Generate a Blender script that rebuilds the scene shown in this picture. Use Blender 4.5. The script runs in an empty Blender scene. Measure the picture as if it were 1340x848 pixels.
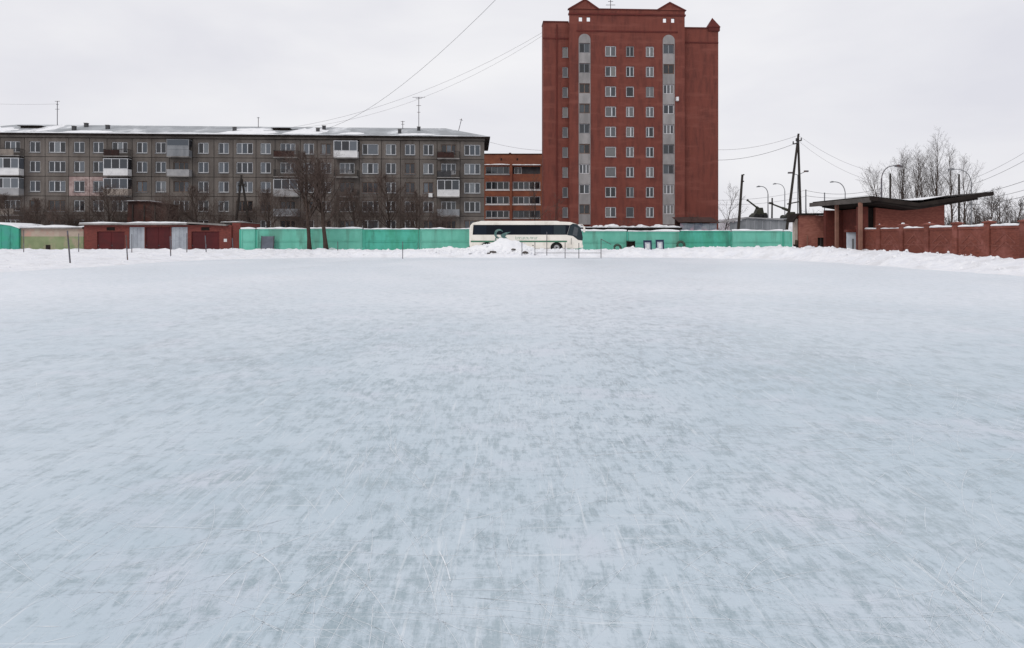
import bpy, math, random
import numpy as np
from mathutils import Vector, Matrix, noise as mnoise

R = math.radians
sc = bpy.context.scene
# ------------------------------------------------------------------ camera
F, CX, HY, CH = 889.0, 670.0, 314.0, 1.6          # photo focal (px), centre column, horizon row, eye height
cam_d = bpy.data.cameras.new('camera')
cam = bpy.data.objects.new('camera', cam_d)
sc.collection.objects.link(cam)
cam.location = (0, 0, CH)
cam.rotation_euler = (R(90), 0, 0)
cam_d.sensor_width = 36
cam_d.lens = F / 1340 * 36
cam_d.shift_y = -(424 - HY) / 1340
cam_d.clip_start = 0.1
cam_d.clip_end = 8000
sc.camera = cam
# ------------------------------------------------------------------ world: overcast
SUN_EL, SUN_AZ = 38, 215                            # sun behind the cloud, behind the camera's left
w = bpy.data.worlds.new('World'); sc.world = w; w.use_nodes = True
nt = w.node_tree; nt.nodes.clear()
out = nt.nodes.new('ShaderNodeOutputWorld'); bg = nt.nodes.new('ShaderNodeBackground')
sky = nt.nodes.new('ShaderNodeTexSky'); sky.sky_type = 'NISHITA'; sky.sun_disc = False
sky.sun_elevation = R(SUN_EL); sky.sun_rotation = R(SUN_AZ); sky.dust_density = 4; sky.air_density = 1.0
tc = nt.nodes.new('ShaderNodeTexCoord')
mp = nt.nodes.new('ShaderNodeMapping'); mp.inputs['Scale'].default_value = (1.1, 1.1, 3.2)
n1 = nt.nodes.new('ShaderNodeTexNoise'); n1.inputs['Scale'].default_value = 2.1; n1.inputs['Detail'].default_value = 5
n1.inputs['Roughness'].default_value = .5; n1.inputs['Distortion'].default_value = .3
cr = nt.nodes.new('ShaderNodeValToRGB')
cr.color_ramp.elements[0].position = .3; cr.color_ramp.elements[0].color = (.765, .765, .825, 1)
cr.color_ramp.elements[1].position = .68; cr.color_ramp.elements[1].color = (.93, .925, .945, 1)
sc10 = nt.nodes.new('ShaderNodeVectorMath'); sc10.operation = 'SCALE'; sc10.inputs['Scale'].default_value = 10
mx = nt.nodes.new('ShaderNodeMix'); mx.data_type = 'RGBA'; mx.inputs[0].default_value = .95
nt.links.new(tc.outputs['Generated'], mp.inputs[0]); nt.links.new(mp.outputs[0], n1.inputs['Vector'])
nt.links.new(n1.outputs['Fac'], cr.inputs[0]); nt.links.new(cr.outputs[0], sc10.inputs[0])
nt.links.new(sky.outputs[0], mx.inputs[6]); nt.links.new(sc10.outputs[0], mx.inputs[7])
nt.links.new(mx.outputs[2], bg.inputs[0]); bg.inputs[1].default_value = .1
nt.links.new(bg.outputs[0], out.inputs[0])
# ------------------------------------------------------------------ sun through cloud
sl = bpy.data.lights.new('sun', 'SUN'); sl.energy = .8; sl.angle = R(25); sl.color = (1, .96, .9)
so = bpy.data.objects.new('sun', sl); sc.collection.objects.link(so)
so.rotation_euler = (R(90 - SUN_EL), 0, R(-(SUN_AZ - 180)))
so.location = (-40, -60, 80)
sc.view_settings.view_transform = 'Standard'; sc.view_settings.look = 'None'
sc.view_settings.exposure = 0; sc.view_settings.gamma = 1; sc.view_settings.use_curve_mapping = False
sc.cycles.use_denoising = True
sc.cycles.max_bounces = 6

C = sc.collection
rng = random.Random(7)

def P(px, py, d):
    return Vector(((px - CX) / F * d, d, CH + (HY - py) / F * d))
def ZP(py, d):
    return CH + (HY - py) / F * d
def XP(px, d):
    return (px - CX) / F * d

# ------------------------------------------------------------------ materials
MATS = {}
def M(name, c1, c2=None, scale=1.0, rough=.8, stretch=(1, 1, 1), bump=0, bscale=None, rnd=0, spec=.3, metal=0,
      c3=None, s3=.15, st3=(1, 1, 1), lo=.35, hi=.65, rnd_cols=None, coat=0):
    m = bpy.data.materials.new(name); m.use_nodes = True
    t = m.node_tree; b = t.nodes['Principled BSDF']
    b.inputs['Roughness'].default_value = rough
    b.inputs['Specular IOR Level'].default_value = spec
    b.inputs['Metallic'].default_value = metal
    b.inputs['Coat Weight'].default_value = coat
    geo = t.nodes.new('ShaderNodeNewGeometry')
    def nz(scale, stretch, detail=6, rough_=.6):
        mp = t.nodes.new('ShaderNodeMapping'); mp.inputs['Scale'].default_value = stretch
        n = t.nodes.new('ShaderNodeTexNoise'); n.inputs['Scale'].default_value = scale
        n.inputs['Detail'].default_value = detail; n.inputs['Roughness'].default_value = rough_
        t.links.new(geo.outputs['Position'], mp.inputs[0]); t.links.new(mp.outputs[0], n.inputs['Vector'])
        return n.outputs['Fac']
    def ramp(src, lo, hi):
        r = t.nodes.new('ShaderNodeMapRange'); r.inputs['From Min'].default_value = lo; r.inputs['From Max'].default_value = hi
        r.interpolation_type = 'SMOOTHSTEP'
        t.links.new(src, r.inputs['Value']); return r.outputs[0]
    def mix(fac, a, b_):
        x = t.nodes.new('ShaderNodeMix'); x.data_type = 'RGBA'
        if isinstance(fac, float): x.inputs[0].default_value = fac
        else: t.links.new(fac, x.inputs[0])
        for i, v in ((6, a), (7, b_)):
            if isinstance(v, tuple): x.inputs[i].default_value = (*v, 1)
            else: t.links.new(v, x.inputs[i])
        return x.outputs[2]
    col = c1
    if rnd_cols:
        oi = t.nodes.new('ShaderNodeObjectInfo'); r = t.nodes.new('ShaderNodeValToRGB')
        r.color_ramp.interpolation = 'CONSTANT'
        while len(r.color_ramp.elements) < len(rnd_cols): r.color_ramp.elements.new(.5)
        for i, cc in enumerate(rnd_cols):
            r.color_ramp.elements[i].position = i / len(rnd_cols); r.color_ramp.elements[i].color = (*cc, 1)
        t.links.new(oi.outputs['Random'], r.inputs[0]); col = r.outputs[0]
    if c2: col = mix(ramp(nz(scale, stretch), lo, hi), col, c2)
    if c3: col = mix(ramp(nz(s3, st3, 5, .65), .48, .68), col, c3)
    if rnd:
        oi = t.nodes.new('ShaderNodeObjectInfo'); r = t.nodes.new('ShaderNodeMapRange')
        r.inputs['To Min'].default_value = 1 - rnd; r.inputs['To Max'].default_value = 1 + rnd
        t.links.new(oi.outputs['Random'], r.inputs['Value'])
        h = t.nodes.new('ShaderNodeHueSaturation'); t.links.new(r.outputs[0], h.inputs['Value'])
        if isinstance(col, tuple): h.inputs['Color'].default_value = (*col, 1)
        else: t.links.new(col, h.inputs['Color'])
        col = h.outputs[0]
    if isinstance(col, tuple): b.inputs['Base Color'].default_value = (*col, 1)
    else: t.links.new(col, b.inputs['Base Color'])
    if bump:
        bp = t.nodes.new('ShaderNodeBump'); bp.inputs['Strength'].default_value = 1; bp.inputs['Distance'].default_value = bump
        t.links.new(nz(bscale or scale * 4, (1, 1, 1)), bp.inputs['Height']); t.links.new(bp.outputs[0], b.inputs['Normal'])
    MATS[name] = m
    return m

SNOW = M('snow', (.86, .865, .89), (.79, .805, .85), 1.4, .75, bump=.09, bscale=4, spec=.2, c3=(.72, .725, .75), s3=.9)
SNOWCAP = M('snow_cap', (.86, .865, .88), (.80, .81, .84), 2, .75, bump=.03, bscale=6, spec=.2)
BRICK_T = M('tower_brick', (.165, .046, .033), (.105, .031, .024), 1.6, .85, (1.3, 1.3, .22), bump=.02, bscale=9, c3=(.185, .058, .043), s3=.6, st3=(.3, .3, 1.5), lo=.36, hi=.74)
BRICK_TD = M('tower_dark_brick', (.115, .022, .017), (.085, .018, .015), .9, .85)
BRICK_L = M('lowrise_brick', (.25, .088, .048), (.18, .062, .038), .8, .85, bump=.01, bscale=9, c3=(.18, .06, .04), s3=.3)
BRICK_W = M('wall_brick', (.205, .062, .042), (.13, .04, .029), 7, .85, (.6, .6, 2.5), bump=.02, bscale=14, rnd=.14, c3=(.245, .088, .07), s3=.8, lo=.3, hi=.7)
BRICK_WL = M('pale_relief_brick', (.225, .082, .062), (.17, .055, .041), 6, .85)
BRICK_G = M('gatehouse_brick', (.275, .092, .066), (.19, .058, .043), 6, .85, (.6, .6, 2.5), bump=.01, bscale=12, c3=(.19, .055, .043), s3=.5)
ANX = M('pinkish_annexe_brick', (.33, .135, .10), (.25, .09, .068), 5, .85, (.6, .6, 2.5), bump=.015, bscale=12, c3=(.20, .07, .055), s3=.9)
BRICK_G_SHADE = M('gatehouse_shade_brick', (.125, .03, .022), (.09, .024, .018), 4, .85, bump=.01, bscale=12)  # gatehouse brick darkened in colour for the shade of the porch recess
BRICK_R = M('garage_brick', (.19, .05, .04), (.125, .035, .029), 5, .85, (1, 1, 2), bump=.01, bscale=12, c3=(.14, .04, .033), s3=.5)
PANEL = M('concrete_panel', (.155, .136, .122), (.112, .098, .089), .7, .9, (1, 1, .3), bump=.015, bscale=7, rnd=.13, c3=(.10, .084, .074), s3=.5, st3=(1.4, 1.4, .25))
JOINT = M('joint_mortar', (.07, .055, .048), (.10, .075, .06), .8, .95)
PINKP = M('pink_plaster', (.42, .33, .31), (.28, .20, .19), 1.2, .9, c3=(.17, .12, .11), s3=.8)
WHITEF = M('white_frame', (.62, .63, .65), (.50, .51, .53), 2, .5)
BROWNF = M('brown_frame', (.12, .075, .055), (.2, .14, .11), 2, .6)
PANE = M('window_glass', (.03, .035, .045), None, rough=.08, spec=.6, rnd_cols=[(.014, .016, .02), (.03, .036, .045), (.05, .062, .078), (.018, .02, .025), (.10, .115, .135), (.035, .042, .052), (.022, .024, .03), (.15, .165, .18)])  # lighter random tones: curtains, and sky reflection put into the base colour
PANET = M('tower_glass', (.03, .035, .045), None, rough=.08, spec=.6, rnd_cols=[(.10, .10, .105), (.13, .13, .13), (.08, .082, .09), (.035, .038, .045), (.115, .115, .118), (.15, .145, .14)])
PANED = M('dark_glass', (.012, .014, .018), None, rough=.07, spec=.6, rnd_cols=[(.010, .011, .014), (.025, .03, .036), (.015, .017, .02), (.05, .06, .07)])
GREYP = M('grey_spandrel', (.285, .27, .268), (.22, .21, .208), 1.2, .85, (1, 1, .4), rnd=.1)
GREYM = M('grey_metal', (.24, .25, .265), (.17, .18, .195), 1.2, .6, (1, 1, .3), rnd=.06)
GREYD = M('grey_dark', (.075, .075, .08), (.05, .05, .055), 1.5, .8)
ALUM = M('pale_grey_door', (.40, .43, .47), (.33, .355, .39), .9, .5, (1, 1, .3), c3=(.27, .29, .33), s3=.6)
DARKF = M('dark_fascia', (.018, .014, .013), (.03, .024, .021), 1, .9, spec=.1)
RAIL = M('dark_rail', (.03, .027, .027), None, rough=.7)
WHITEP = M('white_panel', (.72, .72, .72), (.60, .60, .61), 1, .6)
BEIGEP = M('beige_panel', (.42, .36, .31), (.30, .26, .23), 1, .8)
LTGREY = M('light_grey_panel', (.36, .355, .36), (.27, .27, .28), 1, .7)
GREEN = M('green_painted_concrete', (.13, .44, .34), (.165, .50, .395), .8, .75, (1, 1, .5), bump=.008, bscale=9, rnd=.05, c3=(.12, .33, .255), s3=1.1, st3=(1, 1, .16))
GREEND = M('worn_green_paint', (.06, .33, .225), (.085, .43, .33), .8, .75, (1, 1, .5), bump=.008, c3=(.05, .20, .15), s3=.6, st3=(1, 1, .3))
GARG = M('teal_garage_paint', (.045, .34, .225), (.06, .30, .25), .9, .65, c3=(.03, .17, .13), s3=.7, st3=(1, 1, .4))
REDD = M('red_garage_door', (.09, .008, .01), (.065, .006, .008), .8, .6, (1, 1, .3), c3=(.06, .008, .01), s3=.5)
ROOFM = M('roof_sheet', (.26, .275, .29), (.36, .38, .40), .35, .6, (1, 1, 2), c3=(.74, .755, .78), s3=.16, st3=(1.3, .7, .3), rnd=.05)
RUST = M('rusty_sheet', (.05, .021, .017), (.03, .015, .013), 1.2, .85, (1, 1, .3), c3=(.075, .03, .022), s3=.8)
BARK = M('bark', (.042, .028, .022), (.065, .046, .038), 3, .95, bump=.01, bscale=20)
TWIG = M('twig_reddish', (.11, .078, .066), (.075, .052, .044), 2, .95)
TWIGG = M('twig_greyish', (.075, .062, .056), (.05, .042, .038), 2, .95)
WOOD = M('tarred_wood', (.022, .018, .016), (.038, .032, .028), 4, .9, (1, 1, .2))
METALP = M('galvanised_steel', (.20, .205, .215), (.14, .145, .155), 3, .5, metal=.3)
IRON = M('grey_iron', (.125, .125, .145), (.08, .075, .085), 3, .7, (1, 1, .3), c3=(.10, .05, .035), s3=2)
CABLE = M('cable', (.10, .10, .105), None, rough=.8)
CABLEL = M('pale_cable', (.38, .37, .38), None, rough=.8)
CREAM = M('cream_paint', (.84, .80, .73), (.79, .755, .69), .8, .35, spec=.5, c3=(.68, .64, .57), s3=.9, st3=(1, 1, .6))
BUSW = M('white_roof_paint', (.82, .80, .77), (.76, .74, .72), 1, .4, spec=.5)
BUSG = M('coach_glass', (.010, .014, .022), None, rough=.10, spec=.08, rnd_cols=[(.008, .011, .018), (.012, .018, .028), (.06, .078, .09), (.009, .012, .018), (.03, .042, .05)])  # paler random tones put window reflections into the glass colour
BUSGREEN = M('green_stripe', (.045, .15, .09), (.06, .19, .12), 2, .4)
TEAL = M('teal_decal', (.05, .12, .115), (.15, .24, .225), 3, .4)
LETT = M('faded_green_print', (.42, .50, .42), (.30, .40, .33), 3, .4)
RUBBER = M('rubber', (.012, .012, .013), (.02, .02, .02), 5, .85)
CHROME = M('wheel_steel', (.45, .45, .46), (.3, .3, .31), 4, .4, metal=.5)
CLEAR = M('lamp_lens', (.75, .75, .72), None, rough=.15, spec=.6)
TAN = M('tan_column', (.25, .125, .09), (.19, .095, .07), 1.4, .85)
CONC = M('concrete', (.26, .245, .235), (.19, .18, .172), 1, .9, bump=.01, bscale=8, c3=(.13, .12, .115), s3=.5)
BLUE = M('blue_paint', (.014, .022, .055), (.02, .03, .075), 3, .5)
PALEB = M('pale_blue_print', (.50, .53, .58), (.36, .39, .46), 6, .6)
DOORW = M('pale_blue_door', (.60, .66, .72), (.52, .58, .65), 1.5, .5)
CAMO = M('dark_green_army_paint', (.028, .032, .022), (.045, .045, .03), 2, .7)
TYREG = M('mossy_rubber', (.035, .055, .04), (.06, .10, .075), 5, .9)
DIRT = M('dark_dirt', (.05, .04, .034), (.09, .075, .065), 6, .95)
FASC = M('weathered_fascia', (.10, .088, .082), (.065, .057, .053), 1.5, .9)
PLANK = M('weathered_plank', (.20, .14, .10), (.13, .09, .065), 3, .9)
GRAF = M('graffiti_sheet', (.30, .32, .36), (.13, .15, .20), 1.1, .7, c3=(.45, .30, .36), s3=1.0)
TWOTONE_A = M('pale_pink_plaster', (.44, .37, .30), (.36, .28, .235), .9, .9, c3=(.50, .29, .24), s3=.45)
TWOTONE_B = M('olive_green_plaster', (.245, .285, .16), (.19, .235, .125), .9, .9, c3=(.36, .29, .22), s3=.62, st3=(1.2, 1, .8))

# ------------------------------------------------------------------ mesh building helpers
class MB:
    def __init__(s): s.v = []; s.f = []
    def add(s, vs, fs):
        o = len(s.v); s.v += [tuple(p) for p in vs]; s.f += [tuple(i + o for i in f) for f in fs]; return s
    def box(s, x0, x1, y0, y1, z0, z1):
        return s.add([(x0, y0, z0), (x1, y0, z0), (x1, y1, z0), (x0, y1, z0), (x0, y0, z1), (x1, y0, z1), (x1, y1, z1), (x0, y1, z1)],
                     [(0, 3, 2, 1), (4, 5, 6, 7), (0, 1, 5, 4), (1, 2, 6, 5), (2, 3, 7, 6), (3, 0, 4, 7)])
    def prism_xz(s, pts, y0, y1):                    # polygon in XZ pushed along Y
        n = len(pts)
        vs = [(x, y0, z) for x, z in pts] + [(x, y1, z) for x, z in pts]
        fs = [tuple(range(n)), tuple(range(2 * n - 1, n - 1, -1))] + [(i, i + n, (i + 1) % n + n, (i + 1) % n) for i in range(n)]
        return s.add(vs, fs)
    def prism_yz(s, pts, x0, x1):
        n = len(pts)
        vs = [(x0, y, z) for y, z in pts] + [(x1, y, z) for y, z in pts]
        fs = [tuple(range(n)), tuple(range(2 * n - 1, n - 1, -1))] + [(i, i + n, (i + 1) % n + n, (i + 1) % n) for i in range(n)]
        return s.add(vs, fs)
    def tube(s, pts, radii, n=6, cap=True):
        pts = [Vector(p) for p in pts]; rings = []
        if not isinstance(radii, (list, tuple)): radii = [radii] * len(pts)
        up = Vector((0, 0, 1))
        o = len(s.v)
        for i, p in enumerate(pts):
            d = (pts[min(i + 1, len(pts) - 1)] - pts[max(i - 1, 0)]).normalized()
            a = d.cross(up)
            if a.length < .05: a = d.cross(Vector((1, 0, 0)))
            a.normalize(); b = d.cross(a)
            for k in range(n):
                t = 2 * math.pi * k / n
                s.v.append(tuple(p + (a * math.cos(t) + b * math.sin(t)) * radii[i]))
        for i in range(len(pts) - 1):
            for k in range(n):
                k2 = (k + 1) % n
                s.f.append((o + i * n + k, o + i * n + k2, o + (i + 1) * n + k2, o + (i + 1) * n + k))
        if cap:
            s.f.append(tuple(o + k for k in range(n))[::-1]); s.f.append(tuple(o + (len(pts) - 1) * n + k for k in range(n)))
        return s
    def facade(s, x0, x1, z0, z1, holes=(), y=0., rev=.2, thick=None):
        xs = sorted({x0, x1} | {v for h in holes for v in h[:2] if x0 < v < x1})
        zs = sorted({z0, z1} | {v for h in holes for v in h[2:4] if z0 < v < z1})
        for i in range(len(xs) - 1):
            for j in range(len(zs) - 1):
                cx, cz = (xs[i] + xs[i + 1]) / 2, (zs[j] + zs[j + 1]) / 2
                if any(h[0] < cx < h[1] and h[2] < cz < h[3] for h in holes): continue
                s.add([(xs[i], y, zs[j]), (xs[i + 1], y, zs[j]), (xs[i + 1], y, zs[j + 1]), (xs[i], y, zs[j + 1])], [(0, 1, 2, 3)])
        for a, b, c, d in [h[:4] for h in holes]: s.sleeve(a, b, c, d, y, y + rev)
        if thick: s.sleeve(x0, x1, z0, z1, y, y + thick)
        return s
    def sleeve(s, a, b, c, d, y0, y1):
        return s.add([(a, y0, c), (b, y0, c), (b, y0, d), (a, y0, d), (a, y1, c), (b, y1, c), (b, y1, d), (a, y1, d)],
                     [(0, 1, 5, 4), (1, 2, 6, 5), (2, 3, 7, 6), (3, 0, 4, 7)])
    def mesh(s, name, smooth=False):
        me = bpy.data.meshes.new(name); me.from_pydata(s.v, [], s.f); me.update()
        if smooth:
            for p in me.polygons: p.use_smooth = True
        return me

def obj(name, mb, mat, parent=None, loc=None, smooth=False, rot=None):
    me = mb if isinstance(mb, bpy.types.Mesh) else mb.mesh(name, smooth)
    if not me.materials: me.materials.append(mat)
    o = bpy.data.objects.new(name, me); C.objects.link(o)
    if parent: o.parent = parent
    if loc is not None: o.location = loc
    if rot is not None: o.rotation_euler = rot
    return o
def tag(o, label=None, cat=None, group=None, kind=None):
    if label: o['label'] = label
    if cat: o['category'] = cat
    if group: o['group'] = group
    if kind: o['kind'] = kind
    return o
def thing(name, label, cat, loc=(0, 0, 0), rz=0, group=None):
    o = bpy.data.objects.new(name, None); C.objects.link(o); o.empty_display_size = .3
    o.location = loc; o.rotation_euler = (0, 0, rz)
    return tag(o, label, cat, group)
class Plan:
    """a straight facade standing in the place: photo columns -> metres along it"""
    def __init__(s, px0, d0, ang): s.d0, s.a = d0, ang; s.o = Vector((XP(px0, d0), d0, 0))
    def s(s, px, off=0):                               # off: metres in front (+) of the facade
        u = (px - CX) / F; ca, sa = math.cos(s.a), math.sin(s.a)
        ox, oy = s.o.x + sa * off, s.o.y - ca * off
        return (u * oy - ox) / (ca - u * sa)
    def depth(s, px): return s.o.y + s.s(px) * math.sin(s.a)
    def z(s, py, px): return ZP(py, s.depth(px))

def snow_strip(mb, x0, x1, y0, y1, z, h, seed=0, step=.35, gaps=0):
    r = random.Random(seed); n = max(2, int((x1 - x0) / step)); prev = None
    prof = [(y0, 0), (y0 - .02, .45), (y0 + (y1 - y0) * .25, .95), (y0 + (y1 - y0) * .7, 1), (y1, .5), (y1, 0)]
    hh = h
    for i in range(n + 1):
        x = x0 + (x1 - x0) * i / n
        hh = max(h * .35, min(h * 1.5, hh + r.uniform(-.35, .35) * h))
        e = .75 if i in (0, n) else 1
        if gaps and r.random() < gaps: e *= .15
        o = len(mb.v)
        mb.v += [(x, py + r.uniform(-.02, .02), z + pz * hh * e) for py, pz in prof]
        k = len(prof)
        if prev is not None:
            mb.f += [(prev + q, o + q, o + q + 1, prev + q + 1) for q in range(k - 1)]
        else: mb.f.append(tuple(range(o, o + k)))
        prev = o
    mb.f.append(tuple(range(prev + len(prof) - 1, prev - 1, -1)))
    return mb

# ------------------------------------------------------------------ value noise for terrain
def vnoise(x, y, seed=0):
    xi = np.floor(x).astype(np.int64); yi = np.floor(y).astype(np.int64); xf = x - xi; yf = y - yi
    def h(a, b):
        n = (a * 374761393 + b * 668265263 + seed * 974711) & 0x7fffffff
        n = ((n ^ (n >> 13)) * 1274126177) & 0x7fffffff
        n = n ^ (n >> 16)
        return (n & 0xffff) / 65535.0
    u = xf * xf * (3 - 2 * xf); v = yf * yf * (3 - 2 * yf)
    return (h(xi, yi) * (1 - u) + h(xi + 1, yi) * u) * (1 - v) + (h(xi, yi + 1) * (1 - u) + h(xi + 1, yi + 1) * u) * v
def fbm(x, y, seed=0, octv=4, g=.5):
    a, t, s_ = 1.0, 0, 0
    for i in range(octv):
        t = t + a * vnoise(x * 2 ** i + 13.7 * i, y * 2 ** i - 7.1 * i, seed + i); s_ += a; a *= g
    return t / s_
RX0, RX1, RY1 = -25.0, 22.4, 61.5
def rink_dist(x, y):                                   # signed distance to the ice edge, + outside
    def rr(x, y, r):
        cx, hw = (RX0 + RX1) / 2, (RX1 - RX0) / 2; cy, hh = (RY1 - 40) / 2, (RY1 + 40) / 2
        qx = np.abs(x - cx) - hw + r; qy = np.abs(y - cy) - hh + r
        return np.minimum(np.maximum(qx, qy), 0) + np.hypot(np.maximum(qx, 0), np.maximum(qy, 0)) - r
    return np.where(x > 2, rr(x, y, 13.0), rr(x, y, 12.0))
def ground_h(x, y):
    e = rink_dist(x, y) + (fbm(x * .45, y * .45, 3, 4) - .5) * 1.1
    tY = np.clip((y - 22) / 45, 0, 1)
    hl = .10 + .42 * tY; hr = .26 + .46 * np.clip((y - 30) / 25, 0, 1)
    far = np.full_like(x, .43)
    wl = np.clip((-x - 14) / 6, 0, 1); wr = np.clip((x - 14) / 6, 0, 1)
    top = far * (1 - wl) * (1 - wr) + hl * wl + hr * wr * (1 - wl)
    run = 2.2 * (1 - wl) + 7.0 * wl
    t = np.clip(e / run, 0, 1); base = top * (t * t * (3 - 2 * t))
    # thrown-up ridge along the cleared edge
    rid = np.exp(-((e - 3.2) / 1.5) ** 2) * (.22 * (1 - wl)) * (.4 + 1.2 * fbm(x * .25, y * .25, 11, 3))
    rid = rid + np.exp(-((e - .5) / .35) ** 2) * .09 * wl * (.3 + fbm(x * .5, y * .5, 17, 3))
    act = np.clip(e / .8, 0, 1)
    lump = (fbm(x * .9, y * .9, 5, 5, .55) - .5) * .34
    clod = np.clip(fbm(x * 2.1, y * 2.1, 9, 3) - .58, 0, 1) * .75
    calm = 1 - .62 * wl * np.clip((62 - y) / 10, 0, 1)
    h = base + rid + (lump + clod) * act * calm * np.clip(1.2 - np.maximum(y - 72, 0) / 10, .25, 1)
    return np.where(e < 0, -.12 + np.clip(e + .4, 0, .4) * .3, h)

def axis(parts):
    out = []
    for a, b, st in parts: out += list(np.arange(a, b, st))
    return np.array(sorted(set(round(float(v), 4) for v in out)))
xs = axis([(-2600, -400, 550), (-400, -120, 70), (-120, -56, 8), (-56, -32, .5), (-32, 32, .22), (32, 44, .5), (44, 120, 8), (120, 400, 70), (400, 2601, 550)])
ys = axis([(-2600, -300, 575), (-300, -44, 64), (-44, 18, 3), (18, 52, .4), (52, 72, .22), (72, 84, 1), (84, 160, 9), (160, 500, 85), (500, 4000, 700)])
gx, gy = np.meshgrid(xs, ys)
gz = ground_h(gx, gy)
nv = len(xs); verts = np.stack([gx, gy, gz], -1).reshape(-1, 3)
ii = (np.arange(len(ys) - 1)[:, None] * nv + np.arange(nv - 1)[None]).reshape(-1)
faces = np.stack([ii, ii + 1, ii + 1 + nv, ii + nv], -1)
me = bpy.data.meshes.new('snow_ground'); me.from_pydata(verts.tolist(), [], faces.tolist()); me.update()
me.polygons.foreach_set('use_smooth', [True] * len(me.polygons))
g = obj('snow_ground', me, SNOW); tag(g, 'white trampled snow banked up around the ice rink', kind='structure')

# ------------------------------------------------------------------ the ice
def ice_material():
    m = bpy.data.materials.new('skated_ice'); m.use_nodes = True; t = m.node_tree; b = t.nodes['Principled BSDF']
    geo = t.nodes.new('ShaderNodeNewGeometry')
    L = t.links.new
    def nz(scale, st=(1, 1, 1), detail=6, rough=.6, dist=0, rot=0, loc=(0, 0, 0)):
        mp = t.nodes.new('ShaderNodeMapping'); mp.inputs['Scale'].default_value = st; mp.inputs['Rotation'].default_value = (0, 0, R(rot)); mp.inputs['Location'].default_value = loc
        n = t.nodes.new('ShaderNodeTexNoise'); n.inputs['Scale'].default_value = scale; n.inputs['Detail'].default_value = detail
        n.inputs['Roughness'].default_value = rough; n.inputs['Distortion'].default_value = dist
        L(geo.outputs['Position'], mp.inputs[0]); L(mp.outputs[0], n.inputs['Vector']); return n.outputs['Fac']
    def rmp(src, lo, hi, a=0., b_=1.):
        r = t.nodes.new('ShaderNodeMapRange'); r.interpolation_type = 'SMOOTHSTEP'
        r.inputs['From Min'].default_value = lo; r.inputs['From Max'].default_value = hi; r.inputs['To Min'].default_value = a; r.inputs['To Max'].default_value = b_
        L(src, r.inputs['Value']); return r.outputs[0]
    def math_(op, a, b_):
        n = t.nodes.new('ShaderNodeMath'); n.operation = op
        for i, v in enumerate((a, b_)):
            if isinstance(v, (int, float)): n.inputs[i].default_value = v
            else: L(v, n.inputs[i])
        return n.outputs[0]
    def mix(f, a, b_):
        x = t.nodes.new('ShaderNodeMix'); x.data_type = 'RGBA'; L(f, x.inputs[0])
        for i, v in ((6, a), (7, b_)):
            if isinstance(v, tuple): x.inputs[i].default_value = (*v, 1)
            else: L(v, x.inputs[i])
        return x.outputs[2]
    cover = nz(.30, (1, .5, 1), 4, .55)                          # where the rink is swept / dusty
    patch = nz(5.2, (1, .62, 1), 10, .74, .3)                    # ragged bare patches
    patch2 = nz(1.3, (.8, .8, 1), 5, .6, .4, 0, (7, 3, 0))
    fray = nz(23, (1, .20, 1), 6, .74, .3, 6)                    # frayed along the skating direction
    fray2 = nz(19, (.24, 1, 1), 6, .72, .2, 14)
    fray3 = nz(21, (1, .2, 1), 5, .72, .2, 47)
    s = math_('ADD', patch, math_('MULTIPLY', math_('SUBTRACT', fray, .5), .72))
    s = math_('ADD', s, math_('MULTIPLY', math_('SUBTRACT', fray2, .5), .55))
    s = math_('ADD', s, math_('MULTIPLY', math_('SUBTRACT', fray3, .5), .5))
    s = math_('ADD', s, math_('MULTIPLY', math_('SUBTRACT', patch2, .5), .36))
    s = math_('ADD', s, math_('MULTIPLY', math_('SUBTRACT', cover, .5), .34))
    frost = rmp(s, .27, .58)
    streak = nz(30, (1, .045, 1), 4, .6, .4, 5)
    streak2 = nz(24, (.05, 1, 1), 4, .6, .4, 10)
    streak3 = nz(28, (1, .05, 1), 4, .6, .5, 38)
    streak4 = nz(28, (1, .05, 1), 4, .6, .5, -33)
    scr = math_('MAXIMUM', math_('MAXIMUM', rmp(streak, .58, .72), rmp(streak2, .60, .75)), math_('MAXIMUM', rmp(streak3, .61, .76), rmp(streak4, .61, .76)))
    fine = nz(75, (1, .6, 1), 4, .65)
    big = nz(.27, (1, .8, 1), 4, .55, .6)
    frostc = mix(rmp(big, .35, .68), (.495, .585, .65), (.575, .65, .71))
    frostc = mix(rmp(nz(.8, (1, 1, 1), 3), .5, .75), frostc, (.59, .635, .705))
    bare = mix(rmp(nz(.6, (1, 1, 1), 4), .35, .65), (.30, .385, .43), (.36, .445, .49))
    bare = mix(math_('MULTIPLY', rmp(fine, .42, .62), .5), bare, (.46, .53, .58))
    col = mix(frost, bare, frostc)
    col = mix(math_('MULTIPLY', scr, .55), col, (.71, .76, .80))
    far = rmp(nz(.07, (1, .6, 1), 4, .55, .5), .40, .62)          # loose snow swept across the middle of the rink
    sep = t.nodes.new('ShaderNodeSeparateXYZ'); L(geo.outputs['Position'], sep.inputs[0])
    whiten = math_('ADD', math_('MULTIPLY', far, .30), rmp(sep.outputs['Y'], 3, 24, 0, .72))   # whiter towards the far end
    whiten = math_('MULTIPLY', whiten, rmp(patch, .34, .60, .62, 1.08))
    col = mix(whiten, col, (.765, .795, .84))
    L(col, b.inputs['Base Color'])
    L(rmp(frost, 0, 1, .34, .62), b.inputs['Roughness'])
    b.inputs['Specular IOR Level'].default_value = .3; b.inputs['IOR'].default_value = 1.31
    bp = t.nodes.new('ShaderNodeBump'); bp.inputs['Distance'].default_value = .006; bp.inputs['Strength'].default_value = .5
    hgt = math_('ADD', math_('MULTIPLY', frost, .35), math_('MULTIPLY', math_('ADD', fray, scr), .35))
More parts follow.
